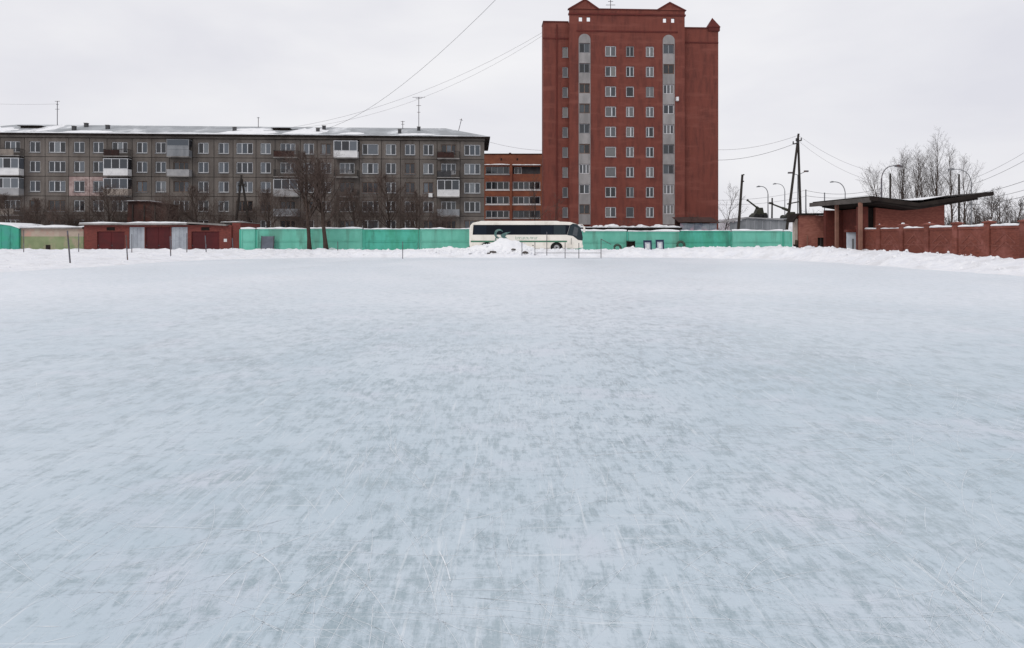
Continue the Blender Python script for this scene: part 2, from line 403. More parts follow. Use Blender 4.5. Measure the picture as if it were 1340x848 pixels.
    L(hgt, bp.inputs['Height']); L(bp.outputs[0], b.inputs['Normal'])
    return m
ICE = ice_material()
ice = obj('ice_rink', MB().add([(-32, -38, 0), (26, -38, 0), (26, 66, 0), (-32, 66, 0)], [(0, 1, 2, 3)]), ICE)
tag(ice, 'pale blue skated ice dusted with snow', kind='structure')

# thin scratches cut by blades, thrown-up white lines
SCR = M('blade_cut_frost', (.80, .84, .87), (.66, .72, .77), 6, .7)
mb = MB(); r = random.Random(21)
def scratch(x, y, ang, ln, curv, wd):
    n = max(4, int(ln / .1)); prev = None; a = ang
    for i in range(n + 1):
        t = i / n; ww = wd * (math.sin(math.pi * min(.98, max(.02, t))) ** .6) * r.uniform(.45, 1.2)
        nx, ny = -math.sin(a), math.cos(a); o = len(mb.v)
        mb.v += [(x + nx * ww, y + ny * ww, .0012), (x - nx * ww, y - ny * ww, .0012)]
        if prev is not None and r.random() < .86: mb.f.append((prev, o, o + 1, prev + 1))
        prev = o; a += curv * ln / n; x += math.cos(a) * ln / n; y += math.sin(a) * ln / n
for _ in range(560):
    d = 2.2 + 24 * r.random() ** 1.55; x = r.uniform(-.85, .85) * d
    a0 = r.choice([r.gauss(math.pi / 2, .35), r.gauss(math.pi / 2, .7), r.uniform(0, math.pi), r.gauss(0, .25)]); cv = r.gauss(0, .38); ln = r.uniform(.5, 2.6)
    for k in range(r.choice([1, 2, 3, 5, 8])):
        scratch(x + r.gauss(0, .16 + .02 * d), d + r.gauss(0, .2 + .02 * d), a0 + r.gauss(0, .07), ln * r.uniform(.3, 1.1), cv + r.gauss(0, .12), r.uniform(.0005, .0013) * (1 + d * .11))
for px, py, ang, ln, cv in [(268, 800, 1.9, .95, -1.3), (590, 810, 1.55, .85, .55), (310, 715, -.35, .55, -1.4), (150, 690, .05, 1.1, -.25), (700, 600, .1, 1.2, .2), (880, 660, 1.2, .8, -.3), (1000, 598, .35, 1.1, -.2), (1250, 735, 2.2, .9, .3), (40, 820, 0, .13, 0), (560, 690, .4, 1.2, .3)]:
    d = CH * F / (py - HY); scratch(XP(px, d), d, ang, ln, cv, .0034)
tag(obj('skate_marks', mb, SCR), 'thin white scratches cut by skate blades in the near ice', kind='stuff')

# snow crumbs lying on the banks
mb = MB(); r = random.Random(4)
def clod(mb, c, s, r, n=6):
    vs = []; c = Vector(c)
    for k in range(n):
        t = 2 * math.pi * k / n; q = r.uniform(.7, 1.15); vs.append(c + Vector((math.cos(t) * s * q, math.sin(t) * s * q, -s * .35)))
    for k in range(n):
        t = 2 * math.pi * (k + .5) / n; q = r.uniform(.55, .95); vs.append(c + Vector((math.cos(t) * s * q, math.sin(t) * s * q, s * r.uniform(.3, .65))))
    vs.append(c + Vector((r.uniform(-.2, .2) * s, 0, s * r.uniform(.7, 1.0))))
    fs = [(k, (k + 1) % n, n + k) for k in range(n)] + [((k + 1) % n, n + (k + 1) % n, n + k) for k in range(n)] + [(n + k, n + (k + 1) % n, 2 * n) for k in range(n)]
    mb.add(vs, fs)
cl = []
for _ in range(2600):
    q = r.random()
    if q < .55: x, y = r.uniform(-24, 26), r.uniform(62.5, 68)
    elif q < .85: y = r.uniform(30, 62); x = r.uniform(22.6, 28.4)
    else: y = r.uniform(36, 66); x = r.uniform(-40, -24)
    cl.append((x, y))
ca = np.array(cl); ch = ground_h(ca[:, 0], ca[:, 1]); cd = rink_dist(ca[:, 0], ca[:, 1])
for (x, y), h, dd in zip(cl, ch, cd):
    if dd > .7 and h > .05: clod(mb, (x, y, h), .02 + .11 * r.random() ** 3 * (1 if x > -18 else .6), r)
for _ in range(260):
    x, y = r.gauss(-1.0, 2.6), r.uniform(62.6, 65.4); dd = math.hypot((x + .95) / 4.6, (y - 65.3) / 2.3)
    clod(mb, (x, y, max(float(ground_h(np.array([x]), np.array([y]))[0]), .35 + 1.15 * max(0, 1 - dd))), .05 + .2 * r.random() ** 2.2, r)
tag(obj('snow_crumbs', mb, SNOWCAP), 'loose snow lumps lying along the banks', kind='stuff')

# ------------------------------------------------------------------ windows
WIN = {}
def window_meshes(key, wd, ht, mull, fw=.08, trans=None):
    if key in WIN: return WIN[key]
    a = MB(); x0, x1 = -wd / 2, wd / 2; z0, z1 = -ht / 2, ht / 2
    a.box(x0, x0 + fw, 0, .07, z0, z1); a.box(x1 - fw, x1, 0, .07, z0, z1)
    a.box(x0 + fw, x1 - fw, 0, .07, z0, z0 + fw); a.box(x0 + fw, x1 - fw, 0, .07, z1 - fw, z1)
    for q in mull: a.box(x0 + wd * q - fw * .6, x0 + wd * q + fw * .6, .005, .065, z0 + fw, z1 - fw)
    if trans: a.box(x0 + fw, x1 - fw, .008, .06, z0 + ht * trans - .03, z0 + ht * trans + .03)
    p = []
    es = [0] + list(mull) + [1]
    for i in range(len(es) - 1):
        pa = MB().box(x0 + wd * es[i] + fw * .5, x0 + wd * es[i + 1] - fw * .5, .035, .05, z0 + fw * .5, z1 - fw * .5); p.append(pa.mesh('pane'))
    sl = MB().box(x0 - .06, x1 + .06, -.22, .0, z0 - .07, z0 - .01).mesh('sill')
    WIN[key] = (a.mesh('window'), p, sl); return WIN[key]
def window(parent, key, x, z, fmat, pmat, y=.14, sill=None, **k):
    fm, pm, sm = window_meshes(key, **k)
    fm = fm.copy() if (fm.materials and fm.materials[0] != fmat) and not WIN.get((key, fmat.name)) else fm
    if fm.materials and fm.materials[0] != fmat: fm = WIN[(key, fmat.name)]
    if not fm.materials: fm.materials.append(fmat)
    o = obj('window', fm, fmat, parent, (x, y, z))
    for q in pm: obj('pane', q, pmat, o)
    if sill: obj('sill', sm, sill, o)
    return o
_wcache = {}
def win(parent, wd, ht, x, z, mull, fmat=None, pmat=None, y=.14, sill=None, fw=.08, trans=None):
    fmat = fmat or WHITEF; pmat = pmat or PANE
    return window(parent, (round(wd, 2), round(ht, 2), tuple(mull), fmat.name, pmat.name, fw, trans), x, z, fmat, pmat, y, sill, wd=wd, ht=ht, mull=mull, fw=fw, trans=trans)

def roof_antenna(name, label, base, h, bars, group='roof aerials'):
    t = thing(name, label, 'aerial', base, group=group)
    obj('mast', MB().tube([(0, 0, 0), (0, 0, h)], .05, 5), IRON, t)
    for z, l in bars: obj('crossbar', MB().box(-l / 2, l / 2, -.03, .03, z - .025, z + .025), IRON, t)
    return t

# ------------------------------------------------------------------ five-storey concrete-panel block
A = Plan(0, 93.5, R(3.2))
blk = thing('apartment_block', 'long grey five storey concrete panel apartment block with snowy low roof', 'building', (A.o.x, A.o.y, 0), A.a)
ROWS = [14.45, 11.75, 9.03, 6.33, 3.63]
joints = [-76, -48, -22, 0, 32, 59, 90, 117, 140, 173, 198.5, 222, 252, 280, 305, 335, 360, 393, 415, 438, 470, 499, 524, 549, 572, 602, 634]
cols = ['t', 'd', 'd', 'b0', 'd', 't', 'd', 'd', 'b1', 'd', 'd', 'b2', 'd', 'd', 't', 'd', 'b3', 'd', 'd', 'b4', 't', 'd', 'd', 'd', 'b5', 't']
js = [A.s(p) for p in joints]
JX0, JX1 = js[0], js[-1]
zb = [15.75, 13.1, 10.4, 7.68, 4.98, 1.2]
obj('core_wall', MB().box(JX0 + .02, JX1 - .02, .32, 12.5, 0, 15.7), JOINT, blk)
obj('plinth', MB().box(JX0, JX1, .05, .31, 0, 1.17), CONC, blk)
BALC = {  # per balcony column, per storey from the top
    'b0': ['open', 'white', 'grey', 'open', 'none'], 'b1': ['rail', 'ltgrey', 'beige', 'none', 'none'],
    'b2': ['clad', 'openp', 'none', 'none', 'none'], 'b3': ['rail', 'rail', 'grey', 'ledge', 'none'],
    'b4': ['white', 'rail', 'rail', 'none', 'none'], 'b5': ['rail', 'dark', 'whitet', 'greyp', 'none']}
def balcony(parent, cx, wd, zw, style):
    """zw: centre height of that storey's window row"""
    z0 = zw - 1.42; h = 1.02; x0, x1 = cx - wd / 2, cx + wd / 2; dp = 1.1
    b = obj('balcony', MB().box(x0, x1, -dp, -.003, z0, z0 + .14), CONC if style != 'ledge' else LTGREY, parent)
    if style in ('rail', 'open', 'dark'):
        m = MB()
        for q in range(int(wd / .16) + 1):
            x = x0 + .04 + (wd - .08) * q / int(wd / .16); m.box(x - .012, x + .012, -dp + .01, -dp + .035, z0 + .14, z0 + h)
        m.box(x0, x1, -dp, -dp + .045, z0 + h, z0 + h + .05)
        for x in (x0 + .02, x1 - .02):
            m.box(x - .02, x + .02, -dp + .05, -.01, z0 + h, z0 + h + .045)
            for q in range(6): m.box(x - .012, x + .012, -dp + .15 + q * .16, -dp + .175 + q * .16, z0 + .14, z0 + h)
        obj('railing', m, RAIL, b)
        if style != 'rail' or rng.random() < .6: obj('screen', MB().box(x0 + .06, x0 + wd * rng.uniform(.55, .94), -dp + .06, -dp + .08, z0 + .16, z0 + h - .06), GREYD if style == 'dark' else (RUST if style == 'rail' else BEIGEP), b)
        if style in ('rail', 'dark'):
            obj('laundry', MB().box(x1 - wd * .42, x1 - wd * .24, -dp + .1, -dp + .12, z0 + .5, z0 + 1.1), LTGREY, b)
        return
    pm = {'white': WHITEP, 'whitet': WHITEP, 'grey': LTGREY, 'ltgrey': WHITEP, 'beige': BEIGEP, 'clad': GREYM, 'openp': LTGREY, 'ledge': GREYM, 'greyp': GREYM}[style]
    m = MB().box(x0, x1, -dp, -dp + .05, z0 + .14, z0 + h); m.box(x0, x0 + .05, -dp + .05, -.01, z0 + .14, z0 + h); m.box(x1 - .05, x1, -dp + .05, -.01, z0 + .14, z0 + h)
    obj('parapet', m, pm, b)
    if style == 'clad':
        obj('cladding', MB().box(x0, x1, -dp + .01, -dp + .06, z0 + h + .02, z0 + 1.55), GREYM, b)
    if style in ('openp', 'ledge', 'greyp'): return
    zg0, zg1 = z0 + h + .02, z0 + 2.5
    if style == 'clad': zg0 = z0 + 1.57
    fm = WHITEF if style != 'clad' else GREYM
    m = MB(); n = 3 if style != 'clad' else 1; fw = .09
    for q in range(n + 1):
        x = x0 + (wd - fw) * q / n; m.box(x, x + fw, -dp + .005, -dp + .06, zg0, zg1)
    m.box(x0 + fw, x1 - fw, -dp + .008, -dp + .055, zg0, zg0 + .07); m.box(x0 + fw, x1 - fw, -dp + .008, -dp + .055, zg1 - .12, zg1)
    for x in (x0, x1 - .05): m.box(x, x + .05, -dp + .07, -.01, zg1 - .1, zg1)
    gl = obj('glazing_frame', m, fm, b)
    for q in range(n):
        xa = x0 + fw + (wd - fw) * q / n; xb = x0 + (wd - fw) * (q + 1) / n
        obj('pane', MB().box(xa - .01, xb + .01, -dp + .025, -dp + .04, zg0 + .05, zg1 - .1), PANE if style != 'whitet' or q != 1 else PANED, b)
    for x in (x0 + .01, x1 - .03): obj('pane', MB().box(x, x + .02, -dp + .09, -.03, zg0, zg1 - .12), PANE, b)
    obj('balcony_roof', MB().box(x0 - .06, x1 + .06, -dp - .08, -.005, zg1 + .003, zg1 + .07), DARKF, b)
for ci, kind in enumerate(cols):
    xa, xb = js[ci] + .035, js[ci + 1] - .035; cx = (xa + xb) / 2
    if kind == 't': wd, mull = 2.28, (1 / 3, 2 / 3)
    elif kind == 'd': wd, mull = 1.45, (.5,)
    else: wd, mull = 2.1, (.36, .68)
    for ri, zw in enumerate(ROWS):
        za, zt = zb[ri + 1] + .035, zb[ri] - .035
        x0, x1 = cx - wd / 2, cx + wd / 2
        hole = (x0, x1, zw - .76, zw + .76)
        pink = ri == 2 and ci in (6, 7)
        obj('wall_panel', MB().facade(xa, xb, za, zt, [hole], 0, .21, .3), PINKP if pink else PANEL, blk)
        fm = WHITEF if rng.random() < (.86 if ri < 3 else .6) else BROWNF
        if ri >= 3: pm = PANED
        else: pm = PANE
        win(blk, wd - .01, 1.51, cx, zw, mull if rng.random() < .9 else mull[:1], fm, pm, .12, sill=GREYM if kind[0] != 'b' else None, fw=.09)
        if kind[0] == 'b':
            stl = BALC[kind][ri]
            if stl != 'none': balcony(blk, cx, js[ci + 1] - js[ci] - .12, zw, stl)
# air conditioner
obj('air_conditioner', MB().box(A.s(561), A.s(566), -.4, -.02, ROWS[2] - 1.35, ROWS[2] - .8), WHITEP, blk)
# eave, fascia, hipped roof
ex0, ex1 = JX0 - .6, A.s(641)
obj('cornice', MB().box(JX0 - .05, JX1 + .06, -.25, 12.7, 15.78, 16.055), PANEL, blk)
obj('fascia', MB().box(ex0, ex1, -.62, 13.1, 16.06, 16.28), DARKF, blk)
rz0, rz1 = 16.283, 18.55; ry0, ry1, ryr = -.7, 13.2, 6.3; hip = A.s(641) - A.s(583, -6.3)
rf = MB().add([(ex0, ry0, rz0), (ex1 + .05, ry0, rz0), (ex1 + .05, ry1, rz0), (ex0, ry1, rz0), (ex0 + hip, ryr, rz1), (ex1 - hip, ryr, rz1)],
              [(0, 1, 5, 4), (2, 3, 4, 5), (1, 2, 5), (3, 0, 4), (0, 3, 2, 1)])
roof = obj('roof', rf, ROOFM, blk)
def rzat(y): return rz0 + (rz1 - rz0) * (y - ry0) / (ryr - ry0)
m = MB(); snow_strip(m, ex0, ex1, ry0 - .03, ry0 + .7, rz0 + .01, .17, 5, .8); obj('eave_snow', m, SNOWCAP, roof)
# long drifts of snow lying on the roof sheets
m = MB(); rr = random.Random(2)
for px0, px1, ya, yb in [(-60, 22, .2, 3.6), (45, 66, .3, 6.0), (95, 150, .1, 1.4), (290, 358, .1, 3.0), (300, 345, 3.0, 4.6), (374, 420, .2, 5.4), (445, 470, .1, 1.8), (520, 560, .1, 1.3)]:
    xa, xb = A.s(px0, -3), A.s(px1, -3); n = 14; o = len(m.v); k = 6
    for i in range(n + 1):
        t = i / n; wv = .35 + .65 * math.sin(math.pi * t) ** .5
        for j in range(k):
            y = ya + (yb - ya) * wv * j / (k - 1) * (1 + .16 * math.sin(i * 1.7 + px0)); up = .12 * math.sin(math.pi * j / (k - 1)) * wv * (1 if 0 < i < n else 0)
            m.v.append((xa + (xb - xa) * t + rr.uniform(-.2, .2) + j * .25, y, rzat(y) + .012 + up))
    for i in range(n):
        for j in range(k - 1): m.f.append((o + i * k + j, o + (i + 1) * k + j, o + (i + 1) * k + j + 1, o + i * k + j + 1))
tag(obj('roof_snow', m, SNOWCAP, roof, smooth=True), kind='stuff')
def dormer(px0, px1, y):
    xa, xb = A.s(px0, -y), A.s(px1, -y); z = rzat(y)
    d = obj('dormer', MB().prism_xz([(xa, z - .3), (xb, z - .3), (xb, z + .28), (xa, z + .28)], y, y + 2.6), DARKF, roof)
    obj('dormer_roof', MB().prism_xz([(xa - .3, z + .282), (xb + .2, z + .282), (xb + .3, z + .36), (xa - .4, z + .36)], y - .2, y + 2.4), DARKF, d)
    m = MB(); snow_strip(m, xa - .1, xb + 1.2, y + .8, y + 2.2, z + .362, .08, 8); obj('dormer_snow', m, SNOWCAP, d)
dormer(27, 52, 3.1); dormer(358, 377, 3.1)
for px, y in [(97, 1.8), (141, 3.0), (307, 2.2), (416, 2.0), (424, 4.2), (523, 1.6), (548, 4.0), (113, 4.6)]:
    x = A.s(px, -y); c = obj('vent_stack', MB().box(x - .22, x + .22, y - .22, y + .22, rzat(y) - .4, rzat(y) + .5), GREYD, roof)
    obj('vent_cap', MB().box(x - .27, x + .27, y - .27, y + .27, rzat(y) + .503, rzat(y) + .57), CONC, c)
ca_, sa_ = math.cos(A.a), math.sin(A.a)
def on_roof(px, y):
    s_ = A.s(px, -y); return (A.o.x + s_ * ca_ - y * sa_, A.o.y + s_ * sa_ + y * ca_, rzat(y) - .1)
roof_antenna('roof_aerial', 'tall roof aerial with crossbars above the right half of the grey block', on_roof(548, 5.6), 4.9, [(4.85, 1.9), (4.7, .9), (3.6, .7), (2.6, .5)])
roof_antenna('roof_aerial', 'thin roof aerial near the left end of the grey block', on_roof(75, 5.6), 3.7, [(3.65, .7), (3.2, .35), (2.5, .6)])
roof_antenna('roof_aerial', 'very thin aerial on the middle of the grey block roof', on_roof(338, 5.8), 1.6, [(1.5, .4)])
roof_antenna('roof_aerial', 'short forked aerial on grey block roof beside the tall aerial', on_roof(527, 5.4), 1.3, [(1.2, .6), (.8, .5)])
o = roof_antenna('roof_aerial', 'short leaning aerial at the hipped right end of the grey block', on_roof(600, 4.6), 1.9, [(1.7, .5)]); o.rotation_euler = (0, R(14), 0)

# ------------------------------------------------------------------ brown brick low-rise behind
Bp = Plan(632, 128, 0)
br = thing('brick_lowrise', 'orange brown brick five storey block glimpsed between grey block and red tower', 'building', tuple(Bp.o))
bz = lambda py: ZP(py, 128)
bx = lambda px: Bp.s(px)
rows = [(218, 227.6), (237.6, 248), (257, 267), (275.5, 285), (294, 304)]
holes = []
for a, b in rows:
    holes.append((bx(635.6), bx(666.5), bz(b), bz(a))); holes.append((bx(671), bx(707), bz(b), bz(a)))
X0, X1 = bx(560), bx(716)
obj('wall', MB().facade(X0, X1, 0, bz(202), holes, 0, .5, None), BRICK_L, br)
obj('body', MB().box(X0, X1, .95, 13, 0, bz(203)), BRICK_L, br)
obj('recess_back', MB().box(bx(633), bx(710), .72, .9, 0, bz(215)), GREYD, br)
obj('wall_cap', MB().box(X0 - .1, X1 + .1, -.12, .4, bz(202) + .003, bz(201)), DARKF, br)
m = MB(); snow_strip(m, bx(634), bx(667), -.28, .1, bz(216), .16, 3); obj('snow_ledge', m, SNOWCAP, br)
m = MB(); snow_strip(m, bx(670), bx(708), -.28, .1, bz(216.3), .2, 4); obj('snow_ledge', m, SNOWCAP, br)
obj('pier', MB().box(bx(667.5), bx(670), -.35, -.003, 0, bz(215.4)), BRICK_L, br)
obj('chimney', MB().box(bx(666), bx(669), 1, 1.6, bz(202), bz(199)), BRICK_TD, br)
for px in (655, 676): obj('vent_hole', MB().box(bx(px), bx(px + 2), -.02, -.003, bz(210), bz(207)), DARKF, br)
for k, (a, b) in enumerate(rows):
    for (p0, p1, n) in ((635.6, 666.5, 4), (671, 707, 5)):
        xa, xb = bx(p0), bx(p1); za, zt = bz(b), bz(a); wd = xb - xa
        if k == 0 and n == 5:
            win(br, 1.4, 1.25, xa + 1.0, (za + zt) / 2, (.5,), WHITEF, PANED, .6); continue
        win(br, wd - .02, zt - za - .02, (xa + xb) / 2, (za + zt) / 2, tuple((i + 1) / n for i in range(n - 1)), WHITEF if (k + n) % 4 else GREYM, PANED, .12, sill=None, fw=.1)
        obj('ledge', MB().box(xa - .1, xb + .1, -.12, -.004, za - .22, za - .02), WHITEP if k in (1, 2) else LTGREY, br)

# ------------------------------------------------------------------ red brick tower
T = Plan(711, 95, R(2.6))
tw = thing('brick_tower_block', 'tall dark red brick tower block with two gables and a corner turret', 'building', (T.o.x, T.o.y, 0), T.a)
tx = lambda px, off=0: T.s(px, off)
tz = lambda py: ZP(py, 95.8)
xL, xA, xB, xR = tx(711), tx(745, .8), tx(896, .8), tx(940)
rowz = [tz(70) - 2.803 * k for k in range(10)]
strip_rows = [tz(66.3) - 2.803 * k for k in range(10)]
PZ = tz(23.5)
# wings
wh = [(tx(736), tx(743.3), z - .72, z + .72) for z in rowz]
obj('left_wing_wall', MB().facade(xL, xA + .3, 0, tz(31), wh, 0, .25), BRICK_T, tw)
obj('right_wing_wall', MB().facade(xB - .3, xR, 0, tz(36.5), [], 0), BRICK_T, tw)
m = MB().box(xL + .003, xA, .26, 2.2, 0, tz(32)); m.box(xL + 1.6, xA, 2.202, 15, 0, tz(32) - .3); obj('left_wing_body', m, BRICK_T, tw)
m = MB().box(xB, xR - .003, .26, 15, 0, tz(37)); obj('right_wing_body', m, BRICK_T, tw)
obj('side_wall_edge', MB().box(xL + .001, xL + .25, .002, .26, 0, tz(31) - .01), BRICK_T, tw)
obj('dark_upright_strip', MB().box(tx(728), tx(728) + .14, -.12, -.003, 0, tz(34)), BRICK_TD, tw)  # thin dark strip running up the left wing
obj('coping', MB().box(xL - .05, xA - .01, -.15, 2.3, tz(31) + .003, tz(30)), BRICK_TD, tw)
obj('coping', MB().box(xB + .01, tx(927), -.15, 15.1, tz(36.5) + .003, tz(35.4)), BRICK_TD, tw)
obj('string_course', MB().box(xL - .08, xA - .01, -.08, -.002, tz(53), tz(51.6)), BRICK_TD, tw)
obj('string_course', MB().box(xB + .01, xR, -.08, -.002, tz(56), tz(54.6)), BRICK_TD, tw)
# turret on the right corner
t0, t1 = tx(926.5), tx(941.5)
tu = obj('turret', MB().box(t0, t1, -.2, -.2 + (t1 - t0), tz(40), tz(35.2)), BRICK_TD, tw)
cxm = (t0 + t1) / 2; hw = (t1 - t0) / 2 + .08; yc = -.2 + (t1 - t0) / 2
obj('turret_roof', MB().add([(cxm - hw, yc - hw, tz(35.2) + .003), (cxm + hw, yc - hw, tz(35.2) + .003), (cxm + hw, yc + hw, tz(35.2) + .003), (cxm - hw, yc + hw, tz(35.2) + .003), (cxm, yc, tz(20.5))],
    [(0, 1, 4), (1, 2, 4), (2, 3, 4), (3, 0, 4), (3, 2, 1, 0)]), BRICK_TD, tu)
# centre bay, standing 0.8 m forward
CY = -.8
cols_t = [(792, 806.3, 2), (819.3, 829.7, 2), (845.3, 855.8, 2)]
holes = []
for p0, p1, n in cols_t:
    holes += [(tx(p0, .8), tx(p1, .8), z - .72, z + .72) for z in rowz]
strips = [(757.2, 772.6), (867.2, 882.8)]
for p0, p1 in strips: holes += [(tx(p0, .8) + .1, tx(p1, .8) - .1, z - .66, z + .66) for z in strip_rows]
eyes = [(757.5, 762), (767.8, 772.4), (867.6, 872.2), (878.3, 882.9)]
holes += [(tx(a, .8), tx(b, .8), tz(32), tz(26.2)) for a, b in eyes]
obj('centre_wall', MB().facade(xA, xB, 0, PZ, holes, CY, .3), BRICK_T, tw)
# parapet thickness and returns
m = MB()
m.sleeve(xA + .001, xB - .001, tz(40), PZ - .001, CY + .001, CY + .3); obj('parapet_edge', m, BRICK_T, tw)
obj('parapet_back', MB().facade(xA + .002, xB - .002, tz(39), PZ - .002, [h for h in holes if h[3] > tz(28)], CY + .3, .001), BRICK_T, tw)
obj('centre_body', MB().box(xA + .003, xB - .003, CY + .36, 15, 0, tz(40)), BRICK_T, tw)
obj('centre_return', MB().box(xA + .001, xA + .3, CY + .002, CY + .35, 0, tz(40)), BRICK_T, tw)
obj('centre_return', MB().box(xB - .3, xB - .001, CY + .002, CY + .35, 0, tz(40)), BRICK_T, tw)
obj('cornice', MB().box(xA - .12, xB + .12, CY - .14, CY + .42, PZ + .002, tz(21.5)), BRICK_TD, tw)
obj('parapet', MB().box(xA - .02, xB + .02, CY - .02, CY + .34, tz(21.5) + .002, tz(16.5)), BRICK_T, tw)
obj('parapet_coping', MB().box(xA - .1, xB + .1, CY - .12, CY + .44, tz(16.5) + .002, tz(15.2)), BRICK_TD, tw)
obj('string_course', MB().box(xA + 1.0, xB - 1.0, CY - .07, CY - .002, tz(45.2), tz(43.4)), BRICK_TD, tw)
for pa, pb, pk, py in ((744, 784, 765.5, 3.6), (859, 897, 876, 6.0)):
    a, b, c = tx(pa, .8), tx(pb, .8), tx(pk, .8); zb0, zk = tz(16.3), tz(py)
    gb = obj('gable', MB().prism_xz([(a + .2, zb0), (b - .2, zb0), (c, zk - .15)], CY - .16, CY + .5), BRICK_T, tw)
    obj('gable_coping', MB().prism_xz([(a - .1, zb0), (a + .35, zb0), (c, zk - .18), (b - .35, zb0), (b + .1, zb0), (c, zk + .05)], CY - .24, CY + .58), BRICK_TD, gb)
rgt = random.Random(31)
for p0, p1, n in cols_t:
    x0, x1 = tx(p0, .8), tx(p1, .8)
    for k, z in enumerate(rowz[:9]):
        q_ = rgt.random()
        win(tw, x1 - x0 - .01, 1.43, (x0 + x1) / 2, z, (.5,) if q_ < .72 else ((.62,) if q_ < .82 else ((.38,) if q_ < .93 else ())), WHITEF if rgt.random() < .8 else LTGREY, PANET if rgt.random() < .72 else PANED, CY + .12, sill=GREYM, fw=.1)
for h in wh[:9]:
    win(tw, h[1] - h[0] - .01, 1.43, (h[0] + h[1]) / 2, (h[2] + h[3]) / 2, (), LTGREY, PANET, .12, sill=GREYM, fw=.1)
rg = random.Random(5)
for p0, p1 in strips:
    x0, x1 = tx(p0, .8), tx(p1, .8); wx = (x1 - x0) / 2; cx = (x0 + x1) / 2
    for k, z in enumerate(strip_rows[:9]):
        st = rg.random()
        fm = WHITEF if st < .5 else (GREYM if st < .75 else BROWNF)
        win(tw, x1 - x0 - .21, 1.31, cx, z, (.333, .667) if st < .35 else (.5,), fm, PANED if st > .4 else PANET, CY + .1, fw=.09)
        obj('spandrel', MB().box(x0, x1, CY - .06, CY - .002, z - 2.803 + .68, z - .68), GREYP, tw)
        for xx in (x0, x1 - .09): obj('jamb', MB().box(xx, xx + .09, CY - .05, CY - .002, z - .678, z + .678), GREYP, tw)
    zt = strip_rows[0] + .68; pts = [(x0, zt), (x1, zt), (x1, zt + .5)] + [(cx + wx * math.cos(R(q)), zt + .5 + wx * .95 * math.sin(R(q))) for q in range(15, 180, 15)] + [(x0, zt + .5)]
    obj('arched_spandrel', MB().prism_xz(pts, CY - .06, CY - .002), GREYP, tw)
obj('air_conditioner', MB().box(tx(882), tx(885), CY - .45, CY - .01, tz(134), tz(129)), WHITEP, tw)
roof_antenna('roof_aerial', 'small aerial on the tower parapet between its gables', tuple(Vector((T.o.x + tx(799) * math.cos(T.a), T.o.y + tx(799) * math.sin(T.a), tz(17)))), 3.2, [(1.0, 1.3), (1.5, .7)])

# ------------------------------------------------------------------ trees
def tree(name, label, base, height, spread, seed, mat=None, twig=None, nb=16, n2=7, n3=6, up=.55, trunk_r=None, first=.25, group='bare trees', lean=(0, 0), cat='tree', twr=.009, stems=1, vase=False):
    r = random.Random(seed); A_ = MB(); B_ = MB()
    mat = mat or BARK; twig = twig or TWIG
    trunk_r = trunk_r or height * .018
    def branch(p, d, ln, rad, lev):
        n = {0: 7, 1: 5, 2: 3, 3: 2}[lev]; pts = [p.copy()]; ds = [d.copy()]; q = p.copy(); dd = d.copy()
        for i in range(n):
            dd = (dd + Vector((r.gauss(0, 1), r.gauss(0, 1), r.gauss(0, .7))) * (.05, .13, .2, .24)[lev] + Vector((0, 0, (.0, .10, .09, .05)[lev]))).normalized()
            q = q + dd * ln / n; pts.append(q.copy()); ds.append(dd.copy())
        rs = [rad * (1 - .8 * i / n) for i in range(n + 1)]
        if lev == 0: rs[0] *= 1.35
        (A_ if lev < 2 else B_).tube(pts, [max(x, twr * .6) for x in rs], (8, 5, 3, 3)[lev], cap=lev < 1)
        if lev == 3: return
        cnt = (nb, n2, n3)[lev]
        for k in range(cnt):
            t = (first if lev == 0 else .22) + (1 - (first if lev == 0 else .22)) * ((k + r.random()) / cnt)
            i = min(n - 1, int(t * n)); fpos = t * n - i
            pp = pts[i].lerp(pts[i + 1], fpos); base_d = ds[i + 1]
            az = r.uniform(0, 2 * math.pi); perp = Vector((math.cos(az), math.sin(az), r.uniform(-.1, .35)))
            perp = (perp - base_d * perp.dot(base_d)).normalized()
            if lev == 0:
                nd = (perp * (1 - up) + base_d * up).normalized(); l2 = spread * (1.15 - .75 * t) * r.uniform(.75, 1.2) / max(.35, (1 - up) * 1.6)
            elif False: pass
            else:
                nd = (perp * .62 + base_d * .6 + Vector((0, 0, up * .25))).normalized(); l2 = ln * (.50 if lev == 1 else .55) * r.uniform(.6, 1.2) * (1.1 - .5 * t)
            if lev == 0 and vase:
                k_ = r.uniform(.35, .85); nd = (perp * k_ + Vector((0, 0, 1 - k_ * .6))).normalized(); l2 = height * (1.02 - t) * r.uniform(.62, 1.0) + .4
            branch(pp, nd, l2, max(twr, rs[i] * (.5, .45, .5)[lev]), lev + 1)
    t = thing(name, label, cat, tuple(base), group=group)
    for s_ in range(stems):
        d0 = Vector((lean[0], lean[1], 1)) if stems == 1 else Vector((r.uniform(-.35, .35), r.uniform(-.25, .25), 1))
        off = Vector((0, 0, -.1)) if stems == 1 else Vector((r.uniform(-.3, .3), r.uniform(-.2, .2), -.1))
        branch(off, d0.normalized(), height * (1 if s_ == 0 else r.uniform(.6, .95)), trunk_r, 0)
    obj('trunk', A_, mat, t, smooth=True); obj('crown', B_, twig, t)
    return t
def gp(px, d, z=.35): return (XP(px, d), d, z)
tree('bare_tree', 'bare dark tree in front of the green wall, the one nearer the grey sheet', gp(405, 72.5), 10.6, 4.0, 11, nb=24, n2=13, n3=8, up=.52, vase=True, trunk_r=.22, first=.28, lean=(.02, 0))
tree('bare_tree', 'thicker bare dark tree in front of green wall, nearer the bus', gp(427, 72.8), 9.8, 4.0, 12, nb=24, n2=13, n3=8, up=.52, vase=True, trunk_r=.25, first=.28, lean=(-.03, 0))
